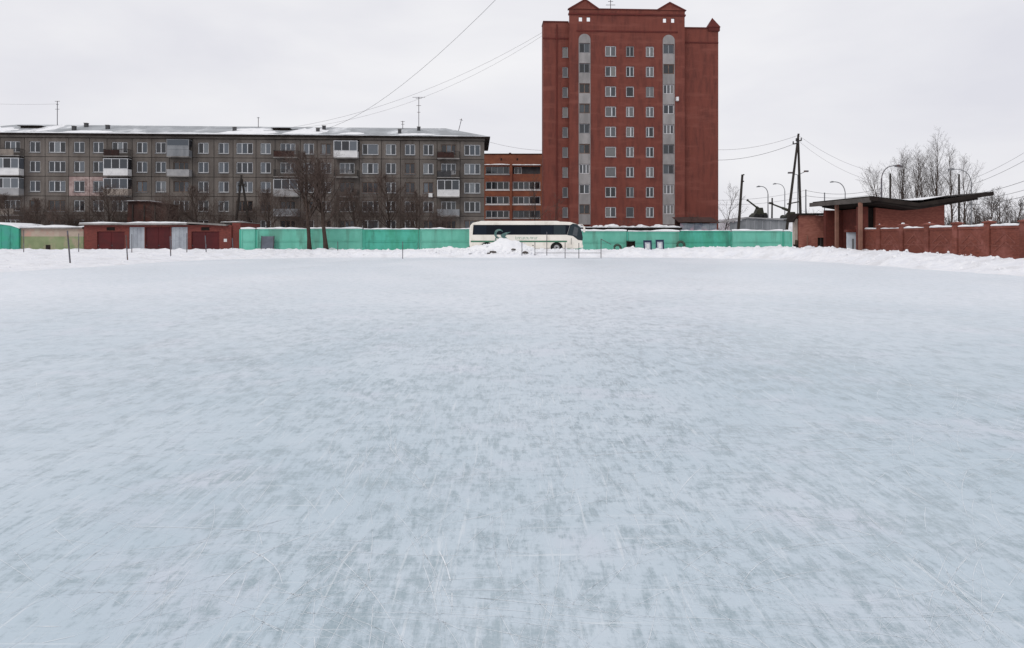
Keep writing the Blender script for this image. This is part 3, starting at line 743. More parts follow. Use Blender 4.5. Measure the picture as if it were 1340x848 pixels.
tree('bare_tree', 'bare brown tree behind the green wall in front of triple windows', gp(511, 84, 0), 9.6, 3.6, 13, nb=24, n2=12, n3=9, up=.52, vase=True, trunk_r=.16)
tree('bare_tree', 'reddish bare tree behind the green wall, closest to the white balcony', gp(545, 83, 0), 7.2, 3.0, 14, nb=22, n2=12, n3=9, up=.48, vase=True, trunk_r=.13)
tree('bare_tree', 'bare tree behind green wall between the paired dark trunks and triple windows', gp(465, 82, 0), 7.6, 3.6, 15, nb=22, n2=12, n3=9, up=.48, vase=True, trunk_r=.15)
tree('bare_tree', 'low bare tree behind green wall just beside the garage row', gp(352, 84, 0), 7.6, 3.0, 16, nb=20, n2=12, n3=9, up=.45, vase=True, trunk_r=.12)
tree('bare_tree', 'bare brown tree behind garages left of the wooden A-frame pole', gp(262, 85, 0), 8.2, 3.2, 17, nb=22, n2=12, n3=9, up=.48, vase=True, trunk_r=.13)
tree('bare_tree', 'bare brown tree behind the leftmost garage door', gp(140, 86, 0), 8.0, 3.0, 18, nb=22, n2=12, n3=9, up=.48, vase=True, trunk_r=.13)
tree('bare_tree', 'scrubby bare tree behind the two tone plastered shed', gp(55, 86, 0), 6.6, 2.8, 19, nb=20, n2=12, n3=9, up=.45, vase=True, trunk_r=.11)
tree('bare_tree', 'scrubby bare tree behind the teal garage', gp(14, 86, 0), 7.2, 2.8, 20, nb=20, n2=12, n3=9, up=.45, vase=True, trunk_r=.11)
tree('bare_tree', 'thin leaning bare tree in front of the orange brown low block', gp(696, 88, 0), 9.4, 2.2, 22, nb=14, n2=6, n3=6, up=.6, trunk_r=.11, lean=(.07, 0))
tree('bare_tree', 'slight bare tree at the tower corner behind the bus', gp(722, 89, 0), 6.6, 2.0, 23, nb=12, n2=6, n3=6, up=.55, trunk_r=.08)
tree('bare_tree', 'slender bare sapling beside the right foot of the brick tower', gp(946, 92, 0), 8.3, 2.4, 24, nb=14, n2=6, n3=5, up=.6, trunk_r=.09, twig=TWIGG)
for px, h, s, sd, lb in [(900, 4.4, 1.8, 30, 'leafless shrub poking over green wall under the blank tower wing'), (925, 4.6, 1.8, 31, 'leafless shrub poking over green wall at the tower edge'), (830, 3.9, 1.6, 32, 'leafless shrub poking over the snowy shed roof')]:
    tree('bare_shrub', lb, gp(px, 81.5, 0), h, s, sd, nb=10, n2=6, n3=5, up=.4, trunk_r=.05, first=.2, stems=3, group='shrubs behind the wall', cat='shrub')
for i, (px, d, topy, s, lb) in enumerate([(1160, 92, 236, 2.4, 'low bare tree beside the bent arm street lamp behind gatehouse'), (1178, 100, 222, 2.6, 'second bare poplar counting from bent arm lamp'),
        (1197, 96, 212, 2.4, 'grey bare poplar over the gatehouse roof valley, left of the tallest'), (1218, 98, 189, 2.2, 'tallest bare poplar above the gatehouse roof'),
        (1232, 104, 216, 2.6, 'bare poplar between the two tall spires over the gatehouse'), (1247, 97, 199, 2.0, 'second tallest bare poplar above the gatehouse'),
        (1262, 106, 222, 2.4, 'bare poplar just before the slim curved lamp'), (1207, 112, 220, 2.6, 'farther bare poplar half hidden behind tallest poplar'), (1186, 110, 226, 2.6, 'farther bare poplar between bent arm lamp and roof valley poplar')]):
    b = gp(px, d, 0); tree('bare_poplar', lb, b, ZP(topy, d), s, 40 + i, nb=20, n2=7, n3=6, up=.78, trunk_r=.13, twr=.008, first=.18, group='poplars behind the gatehouse', twig=TWIGG)
for i, (px, d, topy, s, lb) in enumerate([(1295, 150, 262, 5, 'spreading far bare tree under the roof tip'), (1312, 160, 258, 5, 'tallest of the far bare trees beyond the brick wall'), (1330, 150, 266, 5, 'far bare tree at the right picture edge beyond the brick wall'), (1280, 165, 270, 4.5, 'small far bare tree beneath the roof overhang')]):
    tree('bare_tree', lb, gp(px, d, 0), ZP(topy, d), s, 60 + i, nb=18, n2=7, n3=6, up=.5, trunk_r=.2, twr=.022, group='far trees beyond the brick wall', twig=TWIGG)
for i, (px, h, lb) in enumerate([(90, 5.6, 'tangled brown brush behind plaster shed end'), (118, 6.6, 'tangled brown brush behind the brick corner of the leftmost garage'), (162, 6.2, 'tangled brown brush left of the rust brown lean-to'), (206, 6.6, 'tangled brown brush before the rust brown lean-to'), (232, 7.2, 'tangled brown brush right of the rust brown lean-to'),
        (285, 6.4, 'tangled brown brush behind the right red garage door'), (335, 6.0, 'tangled brown brush between A-frame pole and the propped grey sheet'), (385, 6.4, 'tangled brown brush left of the paired dark trees'), (448, 7.2, 'tangled brown brush right of the paired dark trees'), (485, 6.6, 'tangled brown brush behind green wall below the triple windows'), (530, 7.0, 'tangled brown brush behind the green wall midway to the bus'), (572, 5.6, 'tangled brown brush behind green wall below the lowest grey balcony'), (36, 6.0, 'tangled brown brush behind the joint of teal garage and plaster shed')]):
    tree('brush_clump', lb, gp(px, 82.5 + (i % 4) * 1.5, 0), h, 2.2, 200 + i, nb=11, n2=10, n3=6, up=.4, trunk_r=.05, first=.12, stems=4, vase=True, group='brush behind the walls', cat='shrub', twr=.008)
# far belt of woods
mb = MB(); r = random.Random(77)
for _ in range(2600):
    d = r.uniform(230, 330); px = r.uniform(1040, 1600); h = r.uniform(5, 13); x = XP(px, d)
    p = Vector((x, d, 0)); q = p + Vector((r.gauss(0, .6), 0, h))
    mb.tube([p, p.lerp(q, .5) + Vector((r.gauss(0, .3), 0, 0)), q], [.16, .1, .03], 3, cap=False)
    for k in range(3):
        s_ = p.lerp(q, r.uniform(.35, .9)); mb.tube([s_, s_ + Vector((r.gauss(0, 1.6), r.gauss(0, 1), r.uniform(.6, 2.4)))], [.06, .02], 3, cap=False)
tag(obj('distant_woods', mb, TWIGG), 'far leafless woods along the horizon beyond the brick wall', kind='stuff')

# ------------------------------------------------------------------ green concrete wall (two runs)
def green_wall(name, label, px0, px1, d0, d1, pxj, toppy, seed, lip):
    a = Vector((XP(px0, d0), d0, 0)); b = Vector((XP(px1, d1), d1, 0)); ang = math.atan2((b - a).y, (b - a).x)
    pl = Plan(px0, d0, ang); t = thing(name, label, 'wall', tuple(a), ang)
    e = [pl.s(px0)] + [pl.s(p) for p in pxj] + [pl.s(px1)]; rg = random.Random(seed)
    zt = ZP(toppy, (d0 + d1) / 2)
    for i in range(len(e) - 1):
        x0, x1 = e[i] + .13, e[i + 1] - .13
        z = zt + rg.uniform(-.05, .05)
        zm = z * .52
        m = MB()
        # slab with raised rim and a mid rail, face sunk 4 cm between them
        m.box(x0, x1, .06, .16, 0, z); m.box(x0, x1, -.02, .044, zm - .05, zm + .05); m.box(x0, x1, 0, .059, z - .16, z); m.box(x0, x1, 0, .044, .0, .2)
        m.box(x0, x0 + .12, 0, .058, .2, z - .16); m.box(x1 - .12, x1, 0, .058, .2, z - .16)
        obj('wall_panel', m, GREEN if rg.random() < .8 else GREEND, t)
        m = MB(); snow_strip(m, x0 - .05, x1 + .05, -.04 - lip, .2, z + .004, .17, seed * 31 + i); obj('snow_cap', m, SNOWCAP, t)
    for i, x in enumerate(e):
        obj('post', MB().box(x - .09, x + .09, .05, .2, 0, zt - .06), GREEND, t)
    return t, pl
GW1, PL1 = green_wall('concrete_wall', 'green painted concrete panel wall between garages and the bus', 314, 640, 74.5, 75.2, [335, 405, 475, 548.5, 620], 299.5, 3, .02)
GW2, PL2 = green_wall('concrete_wall', 'green painted concrete panel wall between bus and gatehouse', 740, 1036, 76.5, 77.5, [751, 821, 890, 957, 1025], 302.5, 4, .02)
# shed with snowy roof behind the right wall run
sh = thing('low_shed', 'low shed with dark eave and clumpy snow roof over the green wall', 'shed', (XP(757, 79), 79, 0))
sw = XP(889, 79) - XP(757, 79)
obj('wall', MB().box(0, sw, .3, 4, 0, ZP(299, 79)), RUST, sh)
obj('roof', MB().box(-.2, sw + .2, -.55, 4.3, ZP(300.5, 78.5), ZP(297.8, 78.5)), DARKF, sh)
for k, (a, b) in enumerate([(-.15, 2.2), (2.0, 3.4), (3.2, 5.1), (5.3, 7.4), (7.2, 9.3), (9.0, 11.7)]):
    m = MB(); snow_strip(m, a, b, -.6, 3.8, ZP(297.8, 78.5) + .004, .34, 60 + k, .22, .18); obj('snow_patch', m, SNOWCAP, sh)
# graffiti sheet shack right of it
gs = thing('sheet_metal_shack', 'low shack of graffiti covered metal sheets at the foot of the tower', 'shack', (XP(890, 80), 80, 0))
gw_ = XP(938, 80) - XP(890, 80)
for k in range(5):
    obj('metal_sheet', MB().box(gw_ * k / 5 + .01, gw_ * (k + 1) / 5 - .01, .02 * (k % 2), .05 + .02 * (k % 2), 0, ZP(292 + (k % 2) * .5, 80)), GRAF, gs)
obj('roof', MB().prism_yz([(-.3, ZP(292, 80) + .06), (3, ZP(284, 80)), (3, ZP(283, 80)), (-.3, ZP(291.2, 80) + .06)], -.2, gw_ + .2), RUST, gs)
obj('back_wall', MB().box(.05, gw_ - .05, 2.6, 2.9, 0, ZP(286, 80)), RUST, gs)

# ------------------------------------------------------------------ garages and sheds on the left
GD = 75.5
gr = thing('brick_garage_row', 'row of red brick garages with dark red and grey doors', 'garage', (XP(110, GD), GD, 0))
q = lambda px: XP(px, GD) - XP(110, GD)
zt = ZP(294.5, GD)
doors = [(127, 163, 303), (190, 223, 297.5), (250.5, 287, 303)]
gd = [(169, 189, 297), (224, 245.5, 297)]
hs = [(q(a), q(b), 0.0, ZP(t, GD)) for a, b, t in doors] + [(q(a), q(b), 0.0, ZP(t, GD)) for a, b, t in gd]
obj('wall', MB().facade(0, q(303), -.01, zt, hs, 0, .25), BRICK_R, gr)
obj('body', MB().box(.02, q(303) - .02, .4, 6, 0, zt - .02), BRICK_R, gr)
obj('end_wall', MB().box(q(303), q(314), .15, 6, 0, ZP(291.5, GD)), BRICK_R, gr)
obj('end_roof', MB().box(q(285), q(314.5), .6, 6.2, ZP(291.3, GD), ZP(290.3, GD)), CONC, gr)
m = MB(); snow_strip(m, q(286), q(306), .6, 5, ZP(290.3, GD) + .003, .12, 9); obj('roof_snow', m, SNOWCAP, gr)
for a, b, t in doors:
    xa, xb, z1 = q(a) + .02, q(b) - .02, ZP(t, GD) - .02; xm = (xa + xb) / 2
    for l, rr_ in ((xa, xm - .015), (xm + .015, xb)):
        lf = obj('door_leaf', MB().box(l, rr_, .12, .17, 0, z1), REDD, gr)
        obj('stiffener', MB().box(l + .05, rr_ - .05, .10, .118, 1.15, 1.23), REDD, lf); obj('stiffener', MB().box(l + .05, rr_ - .05, .10, .118, 2.0, 2.08), REDD, lf)
        obj('hinge', MB().box(l + .03, l + .12, .09, .118, .9, 1.05), GREYD, lf)
    if t == 303: obj('vent', MB().box(xm - .45, xm + .45, -.03, -.003, z1 + .14, z1 + .5), DARKF, gr)
for a, b, t in gd:
    xa, xb, z1 = q(a) + .02, q(b) - .02, ZP(t, GD) - .02
    lf = obj('grey_door', MB().box(xa, xb, .06, .11, 0, z1), ALUM, gr)
    for k in range(1, 4): obj('door_rib', MB().box(xa + (xb - xa) * k / 4 - .02, xa + (xb - xa) * k / 4 + .02, .035, .058, 0, z1 - .05), ALUM, lf)
    obj('door_rail', MB().box(xa, xb, .03, .056, 1.6, 1.68), ALUM, lf)
obj('notice', MB().box(q(293), q(297), -.03, -.004, ZP(316.5, GD), ZP(312.5, GD)), WHITEP, gr)
obj('roof_slab', MB().box(-.25, q(247), -.55, 6.2, zt + .003, zt + .17), CONC, gr)
obj('roof_slab', MB().prism_xz([(q(247) + .01, zt + .17), (q(298), zt - .1), (q(298), zt + .1), (q(247) + .01, zt + .34)], -.5, 6.1), CONC, gr)
m = MB(); snow_strip(m, -.2, q(168), -.5, 5.5, zt + .174, .2, 10, .5); obj('roof_snow', m, SNOWCAP, gr)
m = MB(); snow_strip(m, q(168), q(246), -.5, 5.5, zt + .174, .22, 12, .5); obj('roof_snow', m, SNOWCAP, gr)
# two-tone plaster shed
TD = 76.0
ts = thing('plaster_shed', 'low shed plastered pale pink above and olive green below', 'shed', (XP(27, TD), TD, 0))
q2 = lambda px: XP(px, TD) - XP(27, TD)
zmid, ztop = ZP(309.5, TD), ZP(299.3, TD)
obj('lower_wall', MB().box(0, q2(110) - .06, 0, 4, 0, zmid - .002), TWOTONE_B, ts)
obj('upper_wall', MB().box(.01, q2(110) - .07, .02, 4, zmid, ztop), TWOTONE_A, ts)
obj('hatch', MB().box(q2(60), q2(66), -.03, -.003, .2, ZP(320.5, TD)), DARKF, ts)
obj('roof', MB().prism_xz([(-.1, ztop + .003), (q2(110) - .05, ztop + .003), (q2(110) - .05, ztop + .15), (-.1, ztop + .1)], -.3, 4.3), CONC, ts)
m = MB(); snow_strip(m, q2(38), q2(95), -.3, 4, ztop + .14, .22, 14, .5); obj('roof_snow', m, SNOWCAP, ts)
m = MB(); snow_strip(m, q2(95), q2(110) - .1, -.1, 4, ztop + .154, .14, 15, .5); obj('roof_snow', m, SNOWCAP, ts)
# teal garage with curved snowy roof
tg = thing('teal_garage', 'worn teal metal garage with sloping snowy roof at the left picture edge', 'garage', (XP(-30, TD), TD - .3, 0))
q3 = lambda px: XP(px, TD) - XP(-30, TD)
prof = [(0, 0), (q3(27), 0), (q3(27), ZP(299, TD)), (q3(18), ZP(295.5, TD)), (q3(4), ZP(293.6, TD)), (q3(-14), ZP(295.5, TD)), (0, ZP(299, TD))]
obj('shell', MB().prism_xz(prof, 0, 5), GARG, tg)
for k in range(1, 5): obj('seam', MB().box(q3(27) * k / 5 - .03, q3(27) * k / 5 + .03, -.03, -.002, 0, ZP(299, TD)), GARG, tg)
obj('hatch', MB().box(q3(-6), q3(2), -.05, -.003, ZP(309, TD), ZP(303, TD)), DARKF, tg)
pts = prof[2:]; up_ = [(x, z + .22) for x, z in pts[::-1]]
obj('roof_snow', MB().prism_xz([(pts[0][0] + .15, pts[0][1] + .003)] + [(x, z + .003) for x, z in pts[1:-1]] + [(pts[-1][0] - .1, pts[-1][1] + .003)] + up_, -.12, 4.9), SNOWCAP, tg)
# rusty lean-to behind garages
rs = thing('rusty_shed', 'dark rust brown lean-to with thin snow on top behind the garages', 'shed', (XP(166, 84), 84, 0))
q4 = lambda px: XP(px, 84) - XP(166, 84)
za, zb_ = ZP(262.5, 84), ZP(266, 84)
obj('sheet_wall', MB().prism_xz([(q4(163), 0), (q4(218), 0), (q4(218), zb_ - .2), (q4(192), za - .12), (q4(168), za - .2)], 0, 3), RUST, rs)
obj('roof', MB().prism_xz([(q4(166), za - .18), (q4(192), za - .09), (q4(219), zb_ - .2), (q4(219), zb_ - .1), (q4(192), za), (q4(166), za - .09)], -.4, 3.2), RUST, rs)
m = MB(); snow_strip(m, q4(168), q4(196), -.4, 3, za - .06, .11, 17, .5); obj('roof_snow', m, SNOWCAP, rs)
for px in (174, 189, 203): obj('post', MB().box(q4(px) - .07, q4(px) + .07, -.08, -.002, 0, za - .5), WOOD, rs)
# grey sheet leaning on the green wall
gsht = thing('grey_sheet', 'grey metal sheet propped against the green wall beside the garages', 'metal sheet', (XP(349.5, 73.9), 73.9, .3))
o = obj('sheet', MB().box(-.62, .62, -.02, .02, 0, ZP(309, 74) - .3), M('slate_sheet', (.12, .135, .17), (.09, .10, .125), 1, .6), gsht, rot=(R(-8), 0, 0))
obj('rim', MB().box(-.72, -.622, -.03, .03, 0, ZP(308.5, 74) - .3), GREYD, gsht, rot=(R(-8), 0, 0)); obj('rim', MB().box(.622, .72, -.03, .03, 0, ZP(308.5, 74) - .3), GREYD, gsht, rot=(R(-8), 0, 0))

# ------------------------------------------------------------------ coach
BD = 70.2
bs = thing('coach_bus', 'cream white coach with dark window band and green stripe parked by the wall', 'bus', (XP(614, BD), BD, .38))
BL = XP(762.5, BD) - XP(614, BD)
def bzv(py): return ZP(py, BD) - .38
zroof, zw1, zw0, zst = bzv(290), bzv(294.3), bzv(307.2), bzv(315.8)
WB = 2.5
qx = lambda px: XP(px, BD) - XP(614, BD)
# body: side outline pushed across the width, edges rounded with a bevel
front = [(BL - .55, .32), (BL - .12, .42), (BL - .02, .9), (BL - .03, 1.45), (BL - .12, 2.0), (BL - .3, 2.55), (BL - .62, zroof - .25), (BL - 1.25, zroof - .05), (BL - 2.2, zroof)]
side = [(.12, .32)] + front + [(.9, zroof), (.35, zroof - .12), (.1, zroof - .4), (0, 2.2), (0, .9), (.05, .5)]
wheel_x = [qx(728.5), qx(637)]
def arch(x): return [(x - .62, .32)] + [(x + .62 * math.cos(R(a)), .42 + .58 * math.sin(R(a))) for a in range(180, -1, -20)] + [(x + .62, .32)]
out_ = [(.12, .32)] + arch(wheel_x[1]) + arch(wheel_x[0]) + side[1:]
bd = obj('body', MB().prism_xz(out_, 0, WB), CREAM, bs)
bv = bd.modifiers.new('round', 'BEVEL'); bv.width = .14; bv.segments = 3; bv.limit_method = 'ANGLE'; bv.angle_limit = R(55)
def sidepoly(name, pts, y0, y1, mat, par): return obj(name, MB().prism_xz(pts, y0, y1), mat, par)
# dark glass band with separate panes
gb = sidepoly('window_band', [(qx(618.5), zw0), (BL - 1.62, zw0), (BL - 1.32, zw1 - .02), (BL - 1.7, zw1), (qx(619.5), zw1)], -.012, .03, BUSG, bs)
edges = [619.6, 637, 655, 673, 690, 707, 724, 740.5]
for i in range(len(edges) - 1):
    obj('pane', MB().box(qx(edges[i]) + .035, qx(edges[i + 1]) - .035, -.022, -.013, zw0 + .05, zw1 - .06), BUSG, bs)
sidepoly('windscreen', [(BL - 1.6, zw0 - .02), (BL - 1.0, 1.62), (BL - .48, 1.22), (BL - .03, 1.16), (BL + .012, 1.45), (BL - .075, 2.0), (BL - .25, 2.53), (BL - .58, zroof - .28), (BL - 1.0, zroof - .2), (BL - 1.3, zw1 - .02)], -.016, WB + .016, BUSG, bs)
obj('front_pane', MB().prism_xz([(BL - 1.05, 1.75), (BL - .6, 1.6), (BL - .45, 2.45), (BL - .85, 2.62)], -.026, -.017), PANED, bs)
obj('stripe', MB().box(qx(616), BL - 1.55, -.014, -.001, zst - .09, zst + .07), BUSGREEN, bs)
obj('rear_trim', MB().box(-.05, .02, .1, WB - .1, .45, .6), GREYD, bs)
obj('roof_cap', MB().prism_xz([(.95, zroof + .003), (BL - 2.3, zroof + .003), (BL - 2.6, zroof + .08), (1.2, zroof + .08)], .25, WB - .25), BUSW, bs)
for a, b in ((650, 668), (670, 687), (689, 706)):
    hatch = obj('luggage_hatch', MB().box(qx(a), qx(b), -.016, -.001, .5, zst - .14), CREAM, bs)
    obj('handle', MB().box((qx(a) + qx(b)) / 2 - .08, (qx(a) + qx(b)) / 2 + .08, -.03, -.017, .62, .7), GREYD, hatch)
obj('door', MB().box(qx(742), qx(750), -.016, -.001, .45, 1.5), CREAM, bs)
obj('door_seam', MB().box(qx(747.2), qx(747.8), -.022, -.0165, .75, 1.4), GREYD, bs)
def cyl_y(mb, x, z, y0, y1, r0, n=28):
    pts = [(x + r0 * math.cos(2 * math.pi * k / n), z + r0 * math.sin(2 * math.pi * k / n)) for k in range(n)]; return mb.prism_xz(pts, y0, y1)
for x in wheel_x:
    for y in (.06, WB - .36):
        whl = obj('wheel', cyl_y(MB(), x, .42, y, y + .3, .5), RUBBER, bs)
        obj('rim', cyl_y(MB(), x, .42, y - .02 if y < 1 else y + .31, y if y < 1 else y + .33, .29), CHROME, whl)
        obj('hub', cyl_y(MB(), x, .42, y - .06 if y < 1 else y + .34, y - .021 if y < 1 else y + .37, .1, 14), GREYD, whl)
    obj('arch_liner', MB().prism_xz([(x + .615 * math.cos(R(a)), .42 + .575 * math.sin(R(a))) for a in range(180, -1, -20)], .42, .6), RUBBER, bs)
for y in (.15, WB - .55): obj('headlight', MB().box(BL - .06, BL + .02, y, y + .4, .62, .84), CLEAR, bs)
obj('bumper', MB().prism_xz([(BL - .9, .34), (BL + .03, .42), (BL + .05, .66), (BL - .5, .64)], -.01, WB + .01), CREAM, bs)
mir = obj('mirror_arm', MB().tube([(BL - .5, -.05, zroof - .32), (BL - .1, -.3, zroof - .28), (BL + .1, -.36, zroof - .55)], .035, 6), CREAM, bs)
obj('mirror', MB().box(BL + .02, BL + .2, -.45, -.26, zroof - 1.1, zroof - .5), CREAM, mir)
# teal swirl emblem on the flank, flat print
def ribbon(pts, ws, y):
    m = MB(); prev = None
    for i, (x, z) in enumerate(pts):
        a = pts[max(0, i - 1)]; b = pts[min(len(pts) - 1, i + 1)]; dx, dz = b[0] - a[0], b[1] - a[1]; l = math.hypot(dx, dz) or 1
        o = len(m.v); nx, nz_ = -dz / l * ws[i], dx / l * ws[i]
        m.v += [(x + nx, y, z + nz_), (x - nx, y, z - nz_)]
        if prev is not None: m.f.append((prev, o, o + 1, prev + 1))
        prev = o
    return m
ex, ez = qx(653.5), bzv(306.2)
sw_ = [(ex + .42 * math.cos(R(a)), ez + .42 * math.sin(R(a))) for a in range(-70, -331, -15)]
em = obj('emblem', ribbon(sw_, [.04 + .08 * math.sin(math.pi * i / (len(sw_) - 1)) for i in range(len(sw_))], -.03), TEAL, bs)
leaf = [(qx(655), bzv(308)), (qx(658), bzv(305.5)), (qx(662), bzv(304.2)), (qx(668.5), bzv(303.4)), (qx(664), bzv(306)), (qx(661), bzv(309.5)), (qx(668), bzv(315)), (qx(661), bzv(313.5)), (qx(656.5), bzv(311))]
obj('emblem_leaf', MB().prism_xz(leaf, -.031, -.028), TEAL, em)
sw2 = [(ex - .1 + .3 * math.cos(R(a)), ez - .55 + .28 * math.sin(R(a))) for a in range(100, 331, 20)]
obj('emblem_tail', ribbon(sw2, [.02 + .05 * math.sin(math.pi * i / (len(sw2) - 1)) for i in range(len(sw2))], -.03), TEAL, em)
lt = obj('lettering', MB(), BUSGREEN, bs)
rg = random.Random(3); m = MB()
for k in range(11):
    x = qx(674.5 + k * 2.7); z0, z1 = bzv(313.2), bzv(310.2 - (k == 0) * .8)
    m.box(x, x + .05, -.005, -.002, z0, z1)
    m.box(x + .05, x + .15, -.005, -.002, z1 - .05, z1) if k % 3 else m.box(x + .05, x + .15, -.005, -.002, z0, z0 + .05)
    if k % 2: m.box(x + .15, x + .19, -.005, -.002, z0, z1)
    if k % 4 == 0: m.box(x + .05, x + .14, -.0055, -.0025, (z0 + z1) / 2 - .02, (z0 + z1) / 2 + .03)
bpy.data.objects.remove(lt)
obj('lettering', m, LETT, bs)

# ------------------------------------------------------------------ snow heap before the bus
def heap(name, label, px, py, d, half_w, dep, zbase, seed):
    h = ZP(py, d) - zbase; n = 56; k = 34; m = MB(); cx = XP(px, d)
    X, Y = np.meshgrid(np.linspace(-half_w, half_w, n), np.linspace(-dep, dep, k))
    rr_ = np.hypot(X / half_w, Y / dep)
    z = np.clip(1 - rr_, 0, 1) ** 1.1 * h * (1.05 + .15 * np.sin(X * 1.3)) + (fbm(X * 1.3 + seed, Y * 1.3, seed, 5, .6) - .5) * .8 * np.clip(1.15 - rr_, 0, 1) + np.clip(fbm(X * 3 + 9, Y * 3, seed + 4, 3) - .58, 0, 1) * .8 * np.clip(1.1 - rr_, 0, 1)
    z = np.where(rr_ > 1, -.25, z)
    m.v = [(float(a), float(b), float(c)) for a, b, c in zip(X.ravel(), Y.ravel(), z.ravel())]
    m.f = [(j * n + i, j * n + i + 1, (j + 1) * n + i + 1, (j + 1) * n + i) for j in range(k - 1) for i in range(n - 1)]
    return tag(obj(name, m, SNOWCAP, loc=(cx, d, zbase), smooth=True), label, 'snow pile')
heap('snow_heap', 'peaked heap of shovelled snow in front of the bus rear wheel', 657, 312.0, 65.3, 4.6, 2.3, .35, 5)
heap('snow_heap', 'low snow mound against the green wall beside the bus tail', 580, 323, 68.5, 3.6, 1.8, .45, 8)
heap('snow_heap', 'low rounded snow mound right of the pipe fence', 828, 326, 66.5, 3.6, 2.0, .4, 9)
for i, (px, py, d, s, lb) in enumerate([(645, 330, 62.7, .22, 'dark frozen clod on the front of the peaked snow heap'), (672, 326.5, 63.3, .17, 'dark clod on the right flank of the snow heap'), (687.5, 330.5, 62.8, .19, 'dark clod at the right foot of the snow heap'), (640, 331.5, 62.6, .14, 'smaller dark clod low on the snow heap')]):
    m = MB(); clod(m, (0, 0, 0), s, random.Random(i), 8); o = obj('frozen_clod', m, DIRT, loc=P(px, py, d)); o.scale = (1.5, 1, .75); tag(o, lb, 'clod', 'clods on the snow heap')
o = obj('broken_plank', MB().box(-.55, .55, -.08, .08, -.025, .025), PLANK, loc=P(621, 328.5, 66.5), rot=(0, R(-14), R(12))); tag(o, 'broken brown plank lying on snow under the bus tail', 'plank')

# ------------------------------------------------------------------ small things by the right green wall
def ground_at(x, y): return float(ground_h(np.array([x]), np.array([y]))[0])
def tyre(label, px, d, s, mat, tilt):
    m = MB(); pts = []; n = 22
    x = XP(px, d)
    for k in range(n + 1):
        a = 2 * math.pi * k / n; pts.append((math.cos(a) * .36 * s, 0, math.sin(a) * .36 * s))
    m.tube(pts, .13 * s, 8, cap=False)
    o = obj('old_tyre', m, mat, loc=(x, d, ground_at(x, d) + .3 * s), rot=(R(-tilt), 0, 0), smooth=True); tag(o, label, 'tyre')
tyre('old greenish tyre leaning on the green wall, nearest the pipe fence', 808, 75.6, 1.0, TYREG, 12)
tyre('half buried dark tyre by the wall joint under the graffiti shack', 891, 75.9, 1.1, TYREG, 12)
x = XP(825.5, 75.6); z = ground_at(x, 75.6)
bxo = thing('wooden_crate', 'dark open crate against the green wall beside the two blue boards', 'crate', (x, 75.4, z - .25))
obj('crate_back', MB().box(-.42, .42, .35, .4, 0, 1.25), DARKF, bxo); obj('side', MB().box(-.45, -.4, 0, .4, 0, 1.27), DARKF, bxo); obj('side', MB().box(.4, .45, 0, .4, 0, 1.27), DARKF, bxo)
obj('lid', MB().box(-.47, .47, -.02, .42, 1.273, 1.33), WOOD, bxo); obj('slat', MB().box(-.4, .4, 0, .04, .45, .62), PLANK, bxo)
for px, lb in ((847.5, 'dark blue frame board with pale centre by the green wall, nearer the crate'), (863.5, 'dark blue frame board with pale centre by the green wall, farther from the crate')):
    x = XP(px, 75.4); z = ground_at(x, 75.4) - .2
    t = thing('blue_board', lb, 'board', (x, 75.3, z), group='blue boards by the wall')
    fr = MB().box(-.46, -.3, 0, .08, 0, 1.25); fr.box(.3, .46, 0, .08, 0, 1.25); fr.box(-.3, .3, 0, .08, 1.02, 1.25); fr.box(-.3, .3, 0, .08, 0, .12)
    o = obj('frame', fr, BLUE, t, rot=(R(-8), 0, 0)); o = obj('panel', MB().box(-.3, .3, .03, .06, .12, 1.02), PALEB, t, rot=(R(-8), 0, 0))
    obj('print', MB().box(-.14, .14, .024, .029, .3, .85), WHITEP, o)

# ------------------------------------------------------------------ posts and pipe fence
def post(label, px, pyt, pyb, d, lean=0, group='old fence posts', rad=.042):
    x = XP(px, d); z = ground_at(x, d) - .12; h = (pyb - pyt) / F * d + .1
    o = obj('fence_post', MB().tube([(0, 0, 0), (-lean * h * .5, 0, h * .5), (-lean * h, 0, h)], [rad, rad, rad * .9], 7), IRON, loc=(x, d, z)); return tag(o, label, 'post', group)
post('tallest leaning iron post standing nearest in the left snow', 92, 304, 346.5, 43, .085, rad=.048)
post('second nearest leaning iron post, just left of the first grey garage door', 167, 308, 341, 49.4, .06)
post('third nearest iron post, at the left edge of the second grey garage door', 223.5, 311, 337, 55, .03)
post('iron post before the right red garage door', 270, 311, 334.5, 60.5, .06)
post('thin post before the plaster shed, close to the teal garage corner', 31, 300, 331, 61, 0, rad=.034)
post('thin post before the plaster shed, close to its brick neighbour', 103, 306, 331, 61, 0, rad=.034)
post('thin post before the first grey garage door', 172.5, 308, 332, 61, 0, rad=.034)
post('thin post before the second grey garage door', 244.5, 309, 334, 61, 0, rad=.034)
post('thin pale stake at the brick corner of the garage row', 305, 312, 328, 72, .06, rad=.05)
post('thin post in front of the green wall near the paired dark trees', 442, 316, 329, 66, 0, rad=.035)
post('thin post in front of the green wall halfway to the bus', 527, 309, 333.5, 58, 0, rad=.035)
pf = thing('pipe_fence', 'low grey pipe fence with two rails in front of the bus front', 'fence', (XP(743, 59), 59, 0))
fx = lambda px: XP(px, 59) - XP(743, 59)
fzz = lambda py: ZP(py, 59)
for px, t_ in ((683, 317), (700, 316), (715.6, 303.5), (739.5, 317), (757.5, 318), (786.5, 312.5)):
    obj('post', MB().tube([(fx(px), 0, -.1 if px > 716 else .25), (fx(px), 0, fzz(t_))], .035, 6), IRON, pf)
obj('rail', MB().tube([(fx(700), -.02, fzz(331)), (fx(787), -.02, fzz(331))], .02, 5), IRON, pf)
obj('rail', MB().tube([(fx(719), -.02, fzz(338.3)), (fx(785), -.02, fzz(338.3))], .022, 5), IRON, pf)
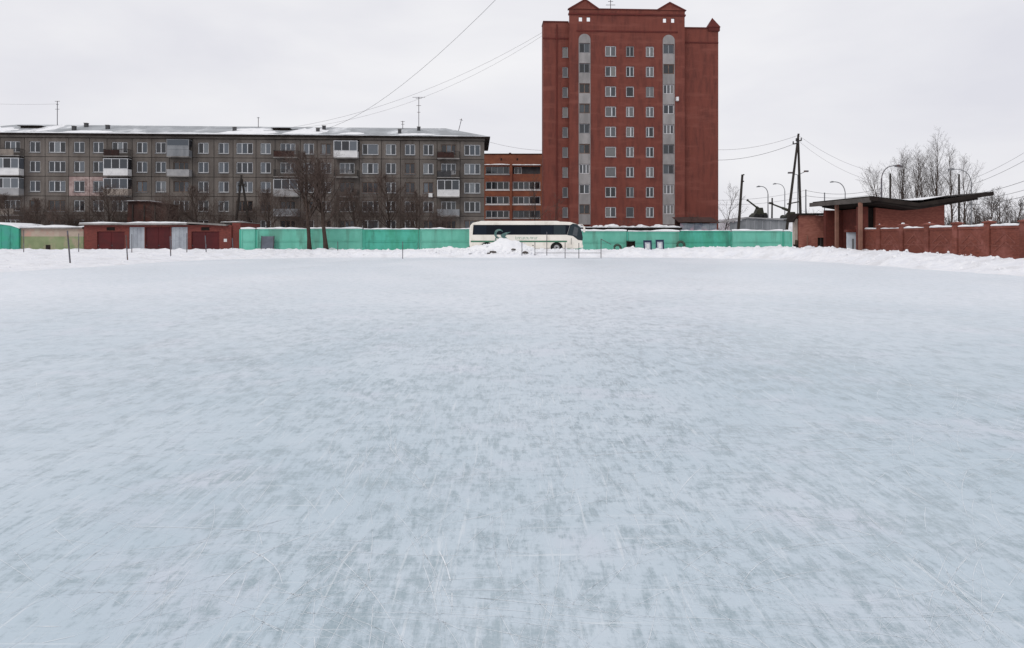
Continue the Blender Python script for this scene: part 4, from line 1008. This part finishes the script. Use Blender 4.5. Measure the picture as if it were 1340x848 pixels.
obj('brace', MB().tube([(fx(786.5), 0, fzz(313)), (fx(804), 2.0, fzz(320))], .03, 5), IRON, pf)

# ------------------------------------------------------------------ gatehouse with butterfly roof
gh = thing('gatehouse', 'low red brick gatehouse with dark butterfly roof and columned porch', 'building', (28, 52.5, 0))
def G(x, y): return (x - 28, y - 52.5)
RL, RV, RRt = 27.45 - 28, 31.2 - 28, 36.95 - 28
zL, zV, zR = ZP(256.5, 52.1), ZP(265.5, 52.1), ZP(250.5, 52.1)
th = .42
ry_ = (-.4, 7.7)
# slightly skewed so its left edge follows the rink side
def roofslab(zoff0, zoff1, inset=0, ya=ry_[0], yb=ry_[1]):
    pts = [(RL + inset, zL), (RV, zV), (RRt - inset * 1.6, zR - inset * .18)]
    m = MB(); vs = []
    for y in (ya, yb):
        k = -.10 * (y - ya)
        vs += [(x + k, y, z + zoff0) for x, z in pts] + [(x + k, y, z + zoff1) for x, z in pts]
    f = [(0, 1, 4, 3), (1, 2, 5, 4), (6, 9, 10, 7), (7, 10, 11, 8), (3, 4, 10, 9), (4, 5, 11, 10), (0, 6, 7, 1), (1, 7, 8, 2), (0, 3, 9, 6), (2, 8, 11, 5)]
    return m.add(vs, f)
gr_ = obj('roof', roofslab(-.30, 0), DARKF, gh)
obj('soffit', roofslab(-.50, -.303, .7, -.25, 7.5), DARKF, gr_)
obj('side_fascia', MB().add([(RL - .03, ry_[0] + .05, zL - .48), (RL - .03 - .13 * 8.4, ry_[1] - .05, zL - .44), (RL - .03 - .13 * 8.4, ry_[1] - .05, zL - .1), (RL - .03, ry_[0] + .05, zL - .1),
     (RL + .12, ry_[0] + .05, zL - .48), (RL + .12 - .13 * 8.4, ry_[1] - .05, zL - .44), (RL + .12 - .13 * 8.4, ry_[1] - .05, zL - .1), (RL + .12, ry_[0] + .05, zL - .1)],
     [(0, 1, 2, 3), (4, 7, 6, 5), (0, 4, 5, 1), (3, 2, 6, 7), (0, 3, 7, 4), (1, 5, 6, 2)]), FASC, gr_)
vs = []
m = MB(); 
pl_ = [(RL + .1, zL + .01), (RL + 1.5, zL - .16), (RV - .6, zV + .2), (RV + .3, zV + .24), (RV + 2.2, zV + .58), (RV + 4.2, zR - .12)]
for y in (ry_[0] + .02, ry_[1]):
    k = -.10 * (y - ry_[0]); vs += [(x + k, y, z) for x, z in pl_]
n_ = len(pl_)
m.add(vs, [(i, i + 1, i + 1 + n_, i + n_) for i in range(n_ - 1)])
obj('roof_snow', m, SNOWCAP, gr_)
# main brick room
wy = 1.6
room = MB().prism_xz([(.95, 0), (6.45, 0), (6.45, zV + .1), (RV, zV - .52), (.95, zL - .8)], wy, 8)
obj('room_wall', room, BRICK_G, gh)
obj('tall_window', MB().box(.16, .93, wy + .3, wy + .4, .2, zL - .8), DARKF, gh)
obj('window_frame', MB().box(.5, .56, wy + .25, wy + .295, .2, zL - .85), WOOD, gh)
# porch side wall along the rink side
obj('porch_wall', MB().box(.6, .94, wy + .41, 7.4, 0, zL - .8), BRICK_G_SHADE, gh)
obj('porch_back', MB().box(-.9, .59, 6.2, 6.6, 0, zL - .8), BRICK_G_SHADE, gh)
obj('corner_pier', MB().box(-.5, .15, wy - .4, wy + .15, 0, zL - .75), BRICK_G_SHADE, gh)
for (X, Y) in ((27.28, 53.2), (27.2, 56.9)):
    x, y = G(X, Y); obj('column', MB().box(x - .12, x + .12, y - .12, y + .12, 0, zL - .44), TAN, gh)
x, y = G(27.58, 55.0)
dr = obj('door', MB().box(x - .47, x + .44, y, y + .06, .3, ZP(304, 55)), DOORW, gh)
obj('door_window', MB().box(x - .06, x + .1, y - .015, y - .002, .8, ZP(312.5, 55)), GREYM, dr)
obj('door_hood', MB().box(x - .55, x + .6, y - .25, y + .3, ZP(303.7, 55), ZP(300.5, 55)), BRICK_G_SHADE, gh)
obj('porch_floor', MB().box(-.9, .6, -.1, 6.2, .0, .3), CONC, gh)
# annexe
an0 = G(XP(1045, 60.5), 60.5); an1 = G(XP(1081, 60.5), 60.5)
za_ = ZP(281.8, 60.5)
hol = [(an1[0] - .75, an1[0] - .08, .3, ZP(311, 60.5))]
obj('annexe_wall', MB().facade(an0[0], an1[0], 0, za_, hol, an0[1], .2), ANX, gh)
obj('annexe_body', MB().box(an0[0] + .01, an1[0] + .3, an0[1] + .21, an0[1] + 1.0, 0, za_ - .02), BRICK_G, gh)
ns = obj('annexe_window', MB().box(hol[0][0], hol[0][1], an0[1] + .14, an0[1] + .2, .3, hol[0][3]), DARKF, gh)
obj('mullion', MB().box((hol[0][0] + hol[0][1]) / 2 - .03, (hol[0][0] + hol[0][1]) / 2 + .03, an0[1] + .1, an0[1] + .138, .3, hol[0][3]), GREYD, ns)
obj('annexe_side', MB().box(an0[0] - .25, an0[0] - .005, an0[1] + .2, an0[1] + .7, 0, za_ - .3), BEIGEP, gh)
obj('annexe_roof', MB().prism_xz([(an0[0] - .5, za_ - .62), (an0[0] - .2, za_ + .003), (an1[0] + .4, za_ + .06), (an1[0] + .4, za_ + .2), (an0[0] - .15, za_ + .17), (an0[0] - .6, za_ - .45)], an0[1] - .3, an0[1] + 1.2), DARKF, gh)
obj('pipe', MB().tube([(an0[0] + .75, an0[1] - .06, 0), (an0[0] + .75, an0[1] - .06, 2.0)], .05, 6), TAN, gh)
# junk by the wall end
jk = thing('rubbish_stack', 'small dark stack of junk between green wall end and gatehouse annexe', 'junk', (XP(1040, 61), 60.6, .3))
for k, (a, b, c, m_) in enumerate([(-.3, .1, .9, DARKF), (.12, .4, 1.25, RUST), (-.1, .2, 1.3, PLANK)]): obj('board', MB().box(a, b, .05 * k, .05 * k + .04, 0, c), m_, jk)

# ------------------------------------------------------------------ right-hand brick wall
bw = thing('brick_wall', 'long red brick boundary wall with pillars and snow capped diamond panels', 'wall', (0, 0, 0))
wp = lambda d: Vector((28.2 + (52 - d) * .092, d, 0))
ds = [54.0 - 0] + [52 - 2.62 * k for k in range(9)]
ds = [52 - 2.62 * k for k in range(-1, 9)]
ang = math.atan2(-1, .092)
ph, zpan = 2.64, 2.44
PILM = MB().box(-.2, .2, -.2, .2, 0, ph).mesh('pillar')
CAPM = MB().add([(-.27, -.27, ph + .002), (.27, -.27, ph + .002), (.27, .27, ph + .002), (-.27, .27, ph + .002), (-.27, -.27, ph + .07), (.27, -.27, ph + .07), (.27, .27, ph + .07), (-.27, .27, ph + .07), (0, 0, ph + .17)],
                [(3, 2, 1, 0), (0, 1, 5, 4), (1, 2, 6, 5), (2, 3, 7, 6), (3, 0, 4, 7), (4, 5, 8), (5, 6, 8), (6, 7, 8), (7, 4, 8)]).mesh('pillar_cap')
rg = random.Random(9)
for i, d in enumerate(ds):
    p = wp(d)
    if i > 0 or True:
        pil = obj('pillar', PILM, BRICK_W, bw, p, rot=(0, 0, ang))
        obj('pillar_cap', CAPM, BRICK_WL if False else BRICK_W, pil)
        m = MB(); clod(m, (rg.uniform(-.06, .06), rg.uniform(-.05, .05), ph + .11), rg.uniform(.09, .16), rg, 8); obj('cap_snow', m, SNOWCAP, pil)
    if i + 1 < len(ds):
        L_ = (wp(ds[i + 1]) - p).length; x0, x1 = .25, L_ - .25          # local x runs towards the camera, local -y faces the rink
        m = MB().box(x0, x1, -.11, .11, 0, zpan - .16); m.box(x0, x1, -.16, .16, zpan - .158, zpan); m.box(x0, x1, -.15, .15, 0, .75)
        pn = obj('wall_panel', m, BRICK_W, bw, p, rot=(0, 0, ang))
        xm = (x0 + x1) / 2; m = MB()
        for sx in (-1, 1):
            for (za2, zb2) in ((2.0, 1.4), (1.5, .95)):
                m.prism_xz([(xm, za2 + .05), (xm, za2 - .05), (xm + sx * .78, zb2 - .05), (xm + sx * .78, zb2 + .05)], -.135, -.112)
        m.box(x0 + .02, x1 - .02, -.13, -.1125, 1.22, 1.30)
        obj('chevron_relief', m, BRICK_WL, pn)
        m = MB(); snow_strip(m, x0 + .04, x1 - .04, -.17, .16, zpan + .003, .13, 90 + i, .25); obj('snow_cap', m, SNOWCAP, pn)

# ------------------------------------------------------------------ embankment, guns, grey shed behind green wall right end
em_ = MB().prism_xz([(XP(935, 112), 0), (XP(1075, 112), 0), (XP(1060, 112), ZP(287, 112)), (XP(948, 112), ZP(287, 112))], 106, 124)
tag(obj('embankment', em_, SNOW), 'snow covered embankment behind the green wall', kind='structure')
gsd = thing('grey_metal_shed', 'long grey corrugated shed behind the right end of the green wall', 'shed', (XP(955, 88), 88, 0))
q5 = lambda px: XP(px, 88) - XP(955, 88)
zs0, zs1 = ZP(291, 88), ZP(285.5, 88)
for k in range(14):
    a = q5(1030) * k / 14; b = q5(1030) * (k + 1) / 14
    obj('wall_sheet', MB().box(a + .01, b - .01, .03 * (k % 2), .05 + .03 * (k % 2), 0, zs0 + (zs1 - zs0) * min(1, k / 4)), GREYM, gsd)
obj('roof', MB().prism_xz([(-.2, zs0 + .003), (q5(977), zs1 + .003), (q5(1031), zs1 - .3), (q5(1031), zs1 - .15), (q5(977), zs1 + .16), (-.2, zs0 + .16)], -.3, 5), LTGREY, gsd)
def gun(label, pm, pb, d, body_px, top_py):
    z0 = ZP(287, 112); cx = (body_px[0] + body_px[1]) / 2
    t = thing('field_gun', label, 'gun', (XP(cx, d), d, z0), group='guns on the embankment')
    o = Vector((XP(cx, d), d, z0)); a = P(*pm, d) - o; b = P(*pb, d) - o
    obj('barrel', MB().tube([b, b.lerp(a, .3), b.lerp(a, .31), b.lerp(a, .93), b.lerp(a, .935), a], [.24, .22, .15, .12, .19, .18], 10), CAMO, t, smooth=False)
    hw_ = (XP(body_px[1], d) - XP(body_px[0], d)) / 2; zt_ = ZP(top_py, d) - z0
    obj('hull', MB().prism_xz([(-hw_, .55), (-hw_ * .8, .3), (hw_ * .9, .3), (hw_, .7), (hw_ * .9, zt_ * .55), (-hw_ * .6, zt_ * .55)], -1.1, 1.1), CAMO, t)
    obj('turret', MB().prism_xz([(-hw_ * .45, zt_ * .55), (hw_ * .6, zt_ * .55), (hw_ * .45, zt_), (-hw_ * .1, zt_)], -.8, .8), CAMO, t)
    for x in (-hw_ * .6, 0, hw_ * .6):
        for y in (-1.3, 1.02): obj('wheel', cyl_y(MB(), x, .42, y, y + .28, .42, 16), RUBBER, t)
gun('dark gun with barrel raised to the left behind the leaning pole', (977.5, 261.5), (995, 275), 112, (983, 1001), 272)
gun('dark gun with longer flatter barrel behind the A-frame pole', (1006.5, 265.5), (1031, 275), 114, (1024, 1043), 277.5)

# ------------------------------------------------------------------ poles and lamps
def a_frame(label, top, feet, d, cross):
    base = Vector((XP(feet[0][0], d), d, 0)); t = thing('a_frame_pole', label, 'pole', tuple(base))
    tp = P(*top, d) - base
    for k, (px, py) in enumerate(feet):
        f = P(px, py, d) - base; low = f + (f - tp) * (f.z / (tp.z - f.z)); y = .12 * k
        obj('pole_leg', MB().tube([low + Vector((0, y, 0)), low.lerp(tp, .5) + Vector((0, y, 0)), tp + Vector((0, y, -.5 * k))], [.19, .165, .13], 8), WOOD, t)
    for (ax, ay, bx_, by) in cross: obj('crossarm', MB().tube([P(ax, ay, d - .2) - base, P(bx_, by, d - .2) - base], .075, 5), WOOD, t)
    for (ax, ay, bx_, by) in cross[:2]:
        for q_ in (P(ax, ay, d - .2), P(bx_, by, d - .2)):
            obj('insulator', MB().tube([q_ - base, q_ - base + Vector((0, 0, .35))], [.09, .06], 6), GREYD, t)
    return t
a_frame('dark wooden A-frame pole beside the gatehouse annexe', (1045, 175), ((1030, 297), (1048, 282)), 83, [(1038, 188.5, 1044, 187.5), (1042, 184.5, 1048.5, 184), (1030, 267, 1048, 263.5), (1026, 288, 1033, 288)])
a_frame('dark wooden A-frame pole behind the garages before the grey block', (316, 229), ((309, 290), (325, 290)), 84, [(311.5, 243, 321, 241), (313, 240, 322, 244)])
def pole(label, top, bot, d, rad, stubs=()):
    b = P(*bot, d); tp = P(*top, d); low = b + (b - tp) * (b.z / (tp.z - b.z)); t = thing('wooden_pole', label, 'pole', tuple(low))
    obj('shaft', MB().tube([Vector((0, 0, 0)), tp - low], [rad * 1.2, rad * .85], 8), WOOD, t)
    for (ax, ay, bx_, by) in stubs: obj('bracket', MB().tube([P(ax, ay, d - .1) - low, P(bx_, by, d - .1) - low], .08, 5), WOOD, t)
pole('leaning dark wooden pole right of the tower foot', (971.5, 228.5), (967, 290), 84, .17, [(971, 238, 973.5, 237), (971.5, 229, 974, 228.5)])
pole('short dark pole standing between the two guns', (1010.5, 259), (1010, 297), 92, .12, [(1007, 265, 1012, 266)])
def lamp(name, label, px, topy, d, tippx, tippy, rad=.09, arm=.05, style='bent', mat=None, hd=.5):
    x = XP(px, d); t = thing(name, label, 'street lamp', (x, d, 0), group='street lamps behind the wall'); mat = mat or METALP
    zt_ = ZP(topy, d); tip = P(tippx, tippy, d) - Vector((x, d, 0))
    obj('shaft', MB().tube([(0, 0, 0), (0, 0, zt_)], [rad, rad * .7], 8), mat, t)
    p0 = Vector((0, 0, zt_)); p1 = Vector((tip.x * .02, 0, tip.z - (tip.z - zt_) * .35)) if style == 'bent' else Vector((0, 0, zt_ + .25 * abs(tip.x)))
    pts = []
    for k in range(9):
        u = k / 8; c = Vector((tip.x * .12, 0, tip.z * 1.0 + .12)); pts.append(p0 * (1 - u) ** 2 + c * 2 * u * (1 - u) + tip * u * u)
    obj('arm', MB().tube(pts, arm, 6), mat, t)
    sgn = 1 if tip.x > 0 else -1
    h = tip
    obj('lamp_head', MB().prism_xz([(h.x - sgn * .1, h.z - .1), (h.x + sgn * hd, h.z - .16), (h.x + sgn * hd * 1.1, h.z), (h.x + sgn * hd * .4, h.z + .14), (h.x - sgn * .1, h.z + .08)], -.16, .16), mat, t)
    return t
lamp('street_lamp', 'nearest bent arm street lamp rising above the gatehouse roof', 1153.5, 234, 72, 1173, 217, .11, .05, mat=IRON, hd=.5)
lamp('street_lamp', 'pale far street lamp with arm to the left over the porch roof', 1106, 252, 130, 1090, 238, .12, .08)
lamp('street_lamp', 'slim street lamp with long curved arm left of the roof tip', 1271, 238, 84, 1247, 221.5, .09, .045)
lamp('street_lamp', 'pale far lamp between leaning pole and second gun', 1005, 254, 125, 994, 244, .13, .07)
lamp('street_lamp', 'faint far lamp just left of the A-frame pole', 1027, 250, 140, 1015, 240.5, .12, .06)
t = thing('street_lamp', 'two armed far lamp seen through the A-frame pole', 'street lamp', (XP(1044, 120), 120, 0), group='street lamps behind the wall')
obj('shaft', MB().tube([(0, 0, 0), (0, 0, ZP(229, 120))], [.12, .08], 7), METALP, t)
for px, py in ((1034, 226), (1055, 224)):
    tip = P(px, py, 120) - Vector((XP(1044, 120), 120, 0)); obj('arm', MB().tube([(0, 0, ZP(229, 120)), tip], .06, 5), METALP, t); obj('lamp_head', MB().box(tip.x - .35, tip.x + .35, -.2, .2, tip.z - .15, tip.z + .12), IRON, t)
for px, ty, d, lb in ((1054.5, 248, 130, 'plain thin mast right of the A-frame pole'), (1079, 252, 140, 'plain thin mast behind the annexe roof'), (1165, 227, 88, 'dark bare mast beside the nearest street lamp'), (1255, 228, 90, 'dark wooden mast among the poplars left of slim lamp')):
    o = obj('utility_mast', MB().tube([(0, 0, 0), (0, 0, ZP(ty, d))], [.16, .11], 7), WOOD if d < 100 else METALP, loc=(XP(px, d), d, 0)); tag(o, lb, 'mast', 'plain masts')

# ------------------------------------------------------------------ overhead wires
def wire(label, a, b, sag=0, rad=.02, mat=None, n=14):
    pa, pb = P(*a), P(*b); pts = [pa.lerp(pb, i / n) - Vector((0, 0, sag * 4 * (i / n) * (1 - i / n))) for i in range(n + 1)]
    o = obj('overhead_wire', MB().tube([p - pa for p in pts], rad, 4), mat or CABLE, loc=pa); return tag(o, label, 'wire', 'overhead wires')
wire('dark cable rising from the grey block roof to the top of the picture', (428, 168, 99), (760, -118, 42), 2.2, .019)
wire('thin cable from grey block roof to the tower, upper of the pair', (380, 167, 99), (714, 40, 98), 2.0, .02, CABLEL)
wire('thin cable from grey block roof to the tower, lower of the pair', (395, 167, 99), (714, 44, 98), 2.4, .017, CABLEL)
wire('short thin cable between grey block eave and the tower', (641, 186, 97), (714, 197, 98), .25, .02, CABLEL)
wire('faint cable between tower and A-frame pole, upper', (939, 196, 97), (1045, 177, 83), .5, .02, CABLEL)
wire('cable between tower and A-frame pole, lower', (939, 209.5, 97), (1040, 188, 83), .5, .022)
wire('thin wire falling right from the A-frame pole, upper', (1046, 178, 83), (1165, 228, 88), .9, .018, CABLEL)
wire('thin wire falling right from the A-frame pole, lower', (1047, 186, 83), (1153, 240, 72), .7, .016, CABLEL)
wire('low trolley wire from the masts to the nearest lamp, upper', (1054, 249, 130), (1155, 246, 120), .9, .03)
wire('low trolley wire from the masts to the nearest lamp, lower', (1054, 256, 130), (1155, 252, 120), .7, .03)
wire('far wire across behind leaning pole, upper', (940, 262, 125), (1054, 249, 130), .5, .03, CABLEL)
wire('far wire across behind leaning pole, lower', (940, 268, 125), (1054, 257, 130), .5, .03, CABLEL)
for i, (a, b, lb, rd) in enumerate([((1256, 240, 90), (1400, 160, 62), 'topmost faint wire at the right picture edge', .016), ((1256, 246, 90), (1400, 174, 62), 'steep thick wire at right edge, second from top', .02), ((1256, 256, 90), (1400, 212, 62), 'third wire from top at the right picture edge', .024),
        ((1256, 262, 90), (1400, 228, 62), 'fourth wire from top at the right picture edge', .022), ((1256, 268, 90), (1400, 238, 62), 'fifth wire from top at the right picture edge', .026), ((1256, 272, 90), (1400, 254, 62), 'lowest wire at the right picture edge', .02)]):
    wire(lb, a, b, .6, rd)
wire('faint cable above the left end of the grey block', (-60, 133, 100), (75, 136, 100), .2, .016, CABLEL)
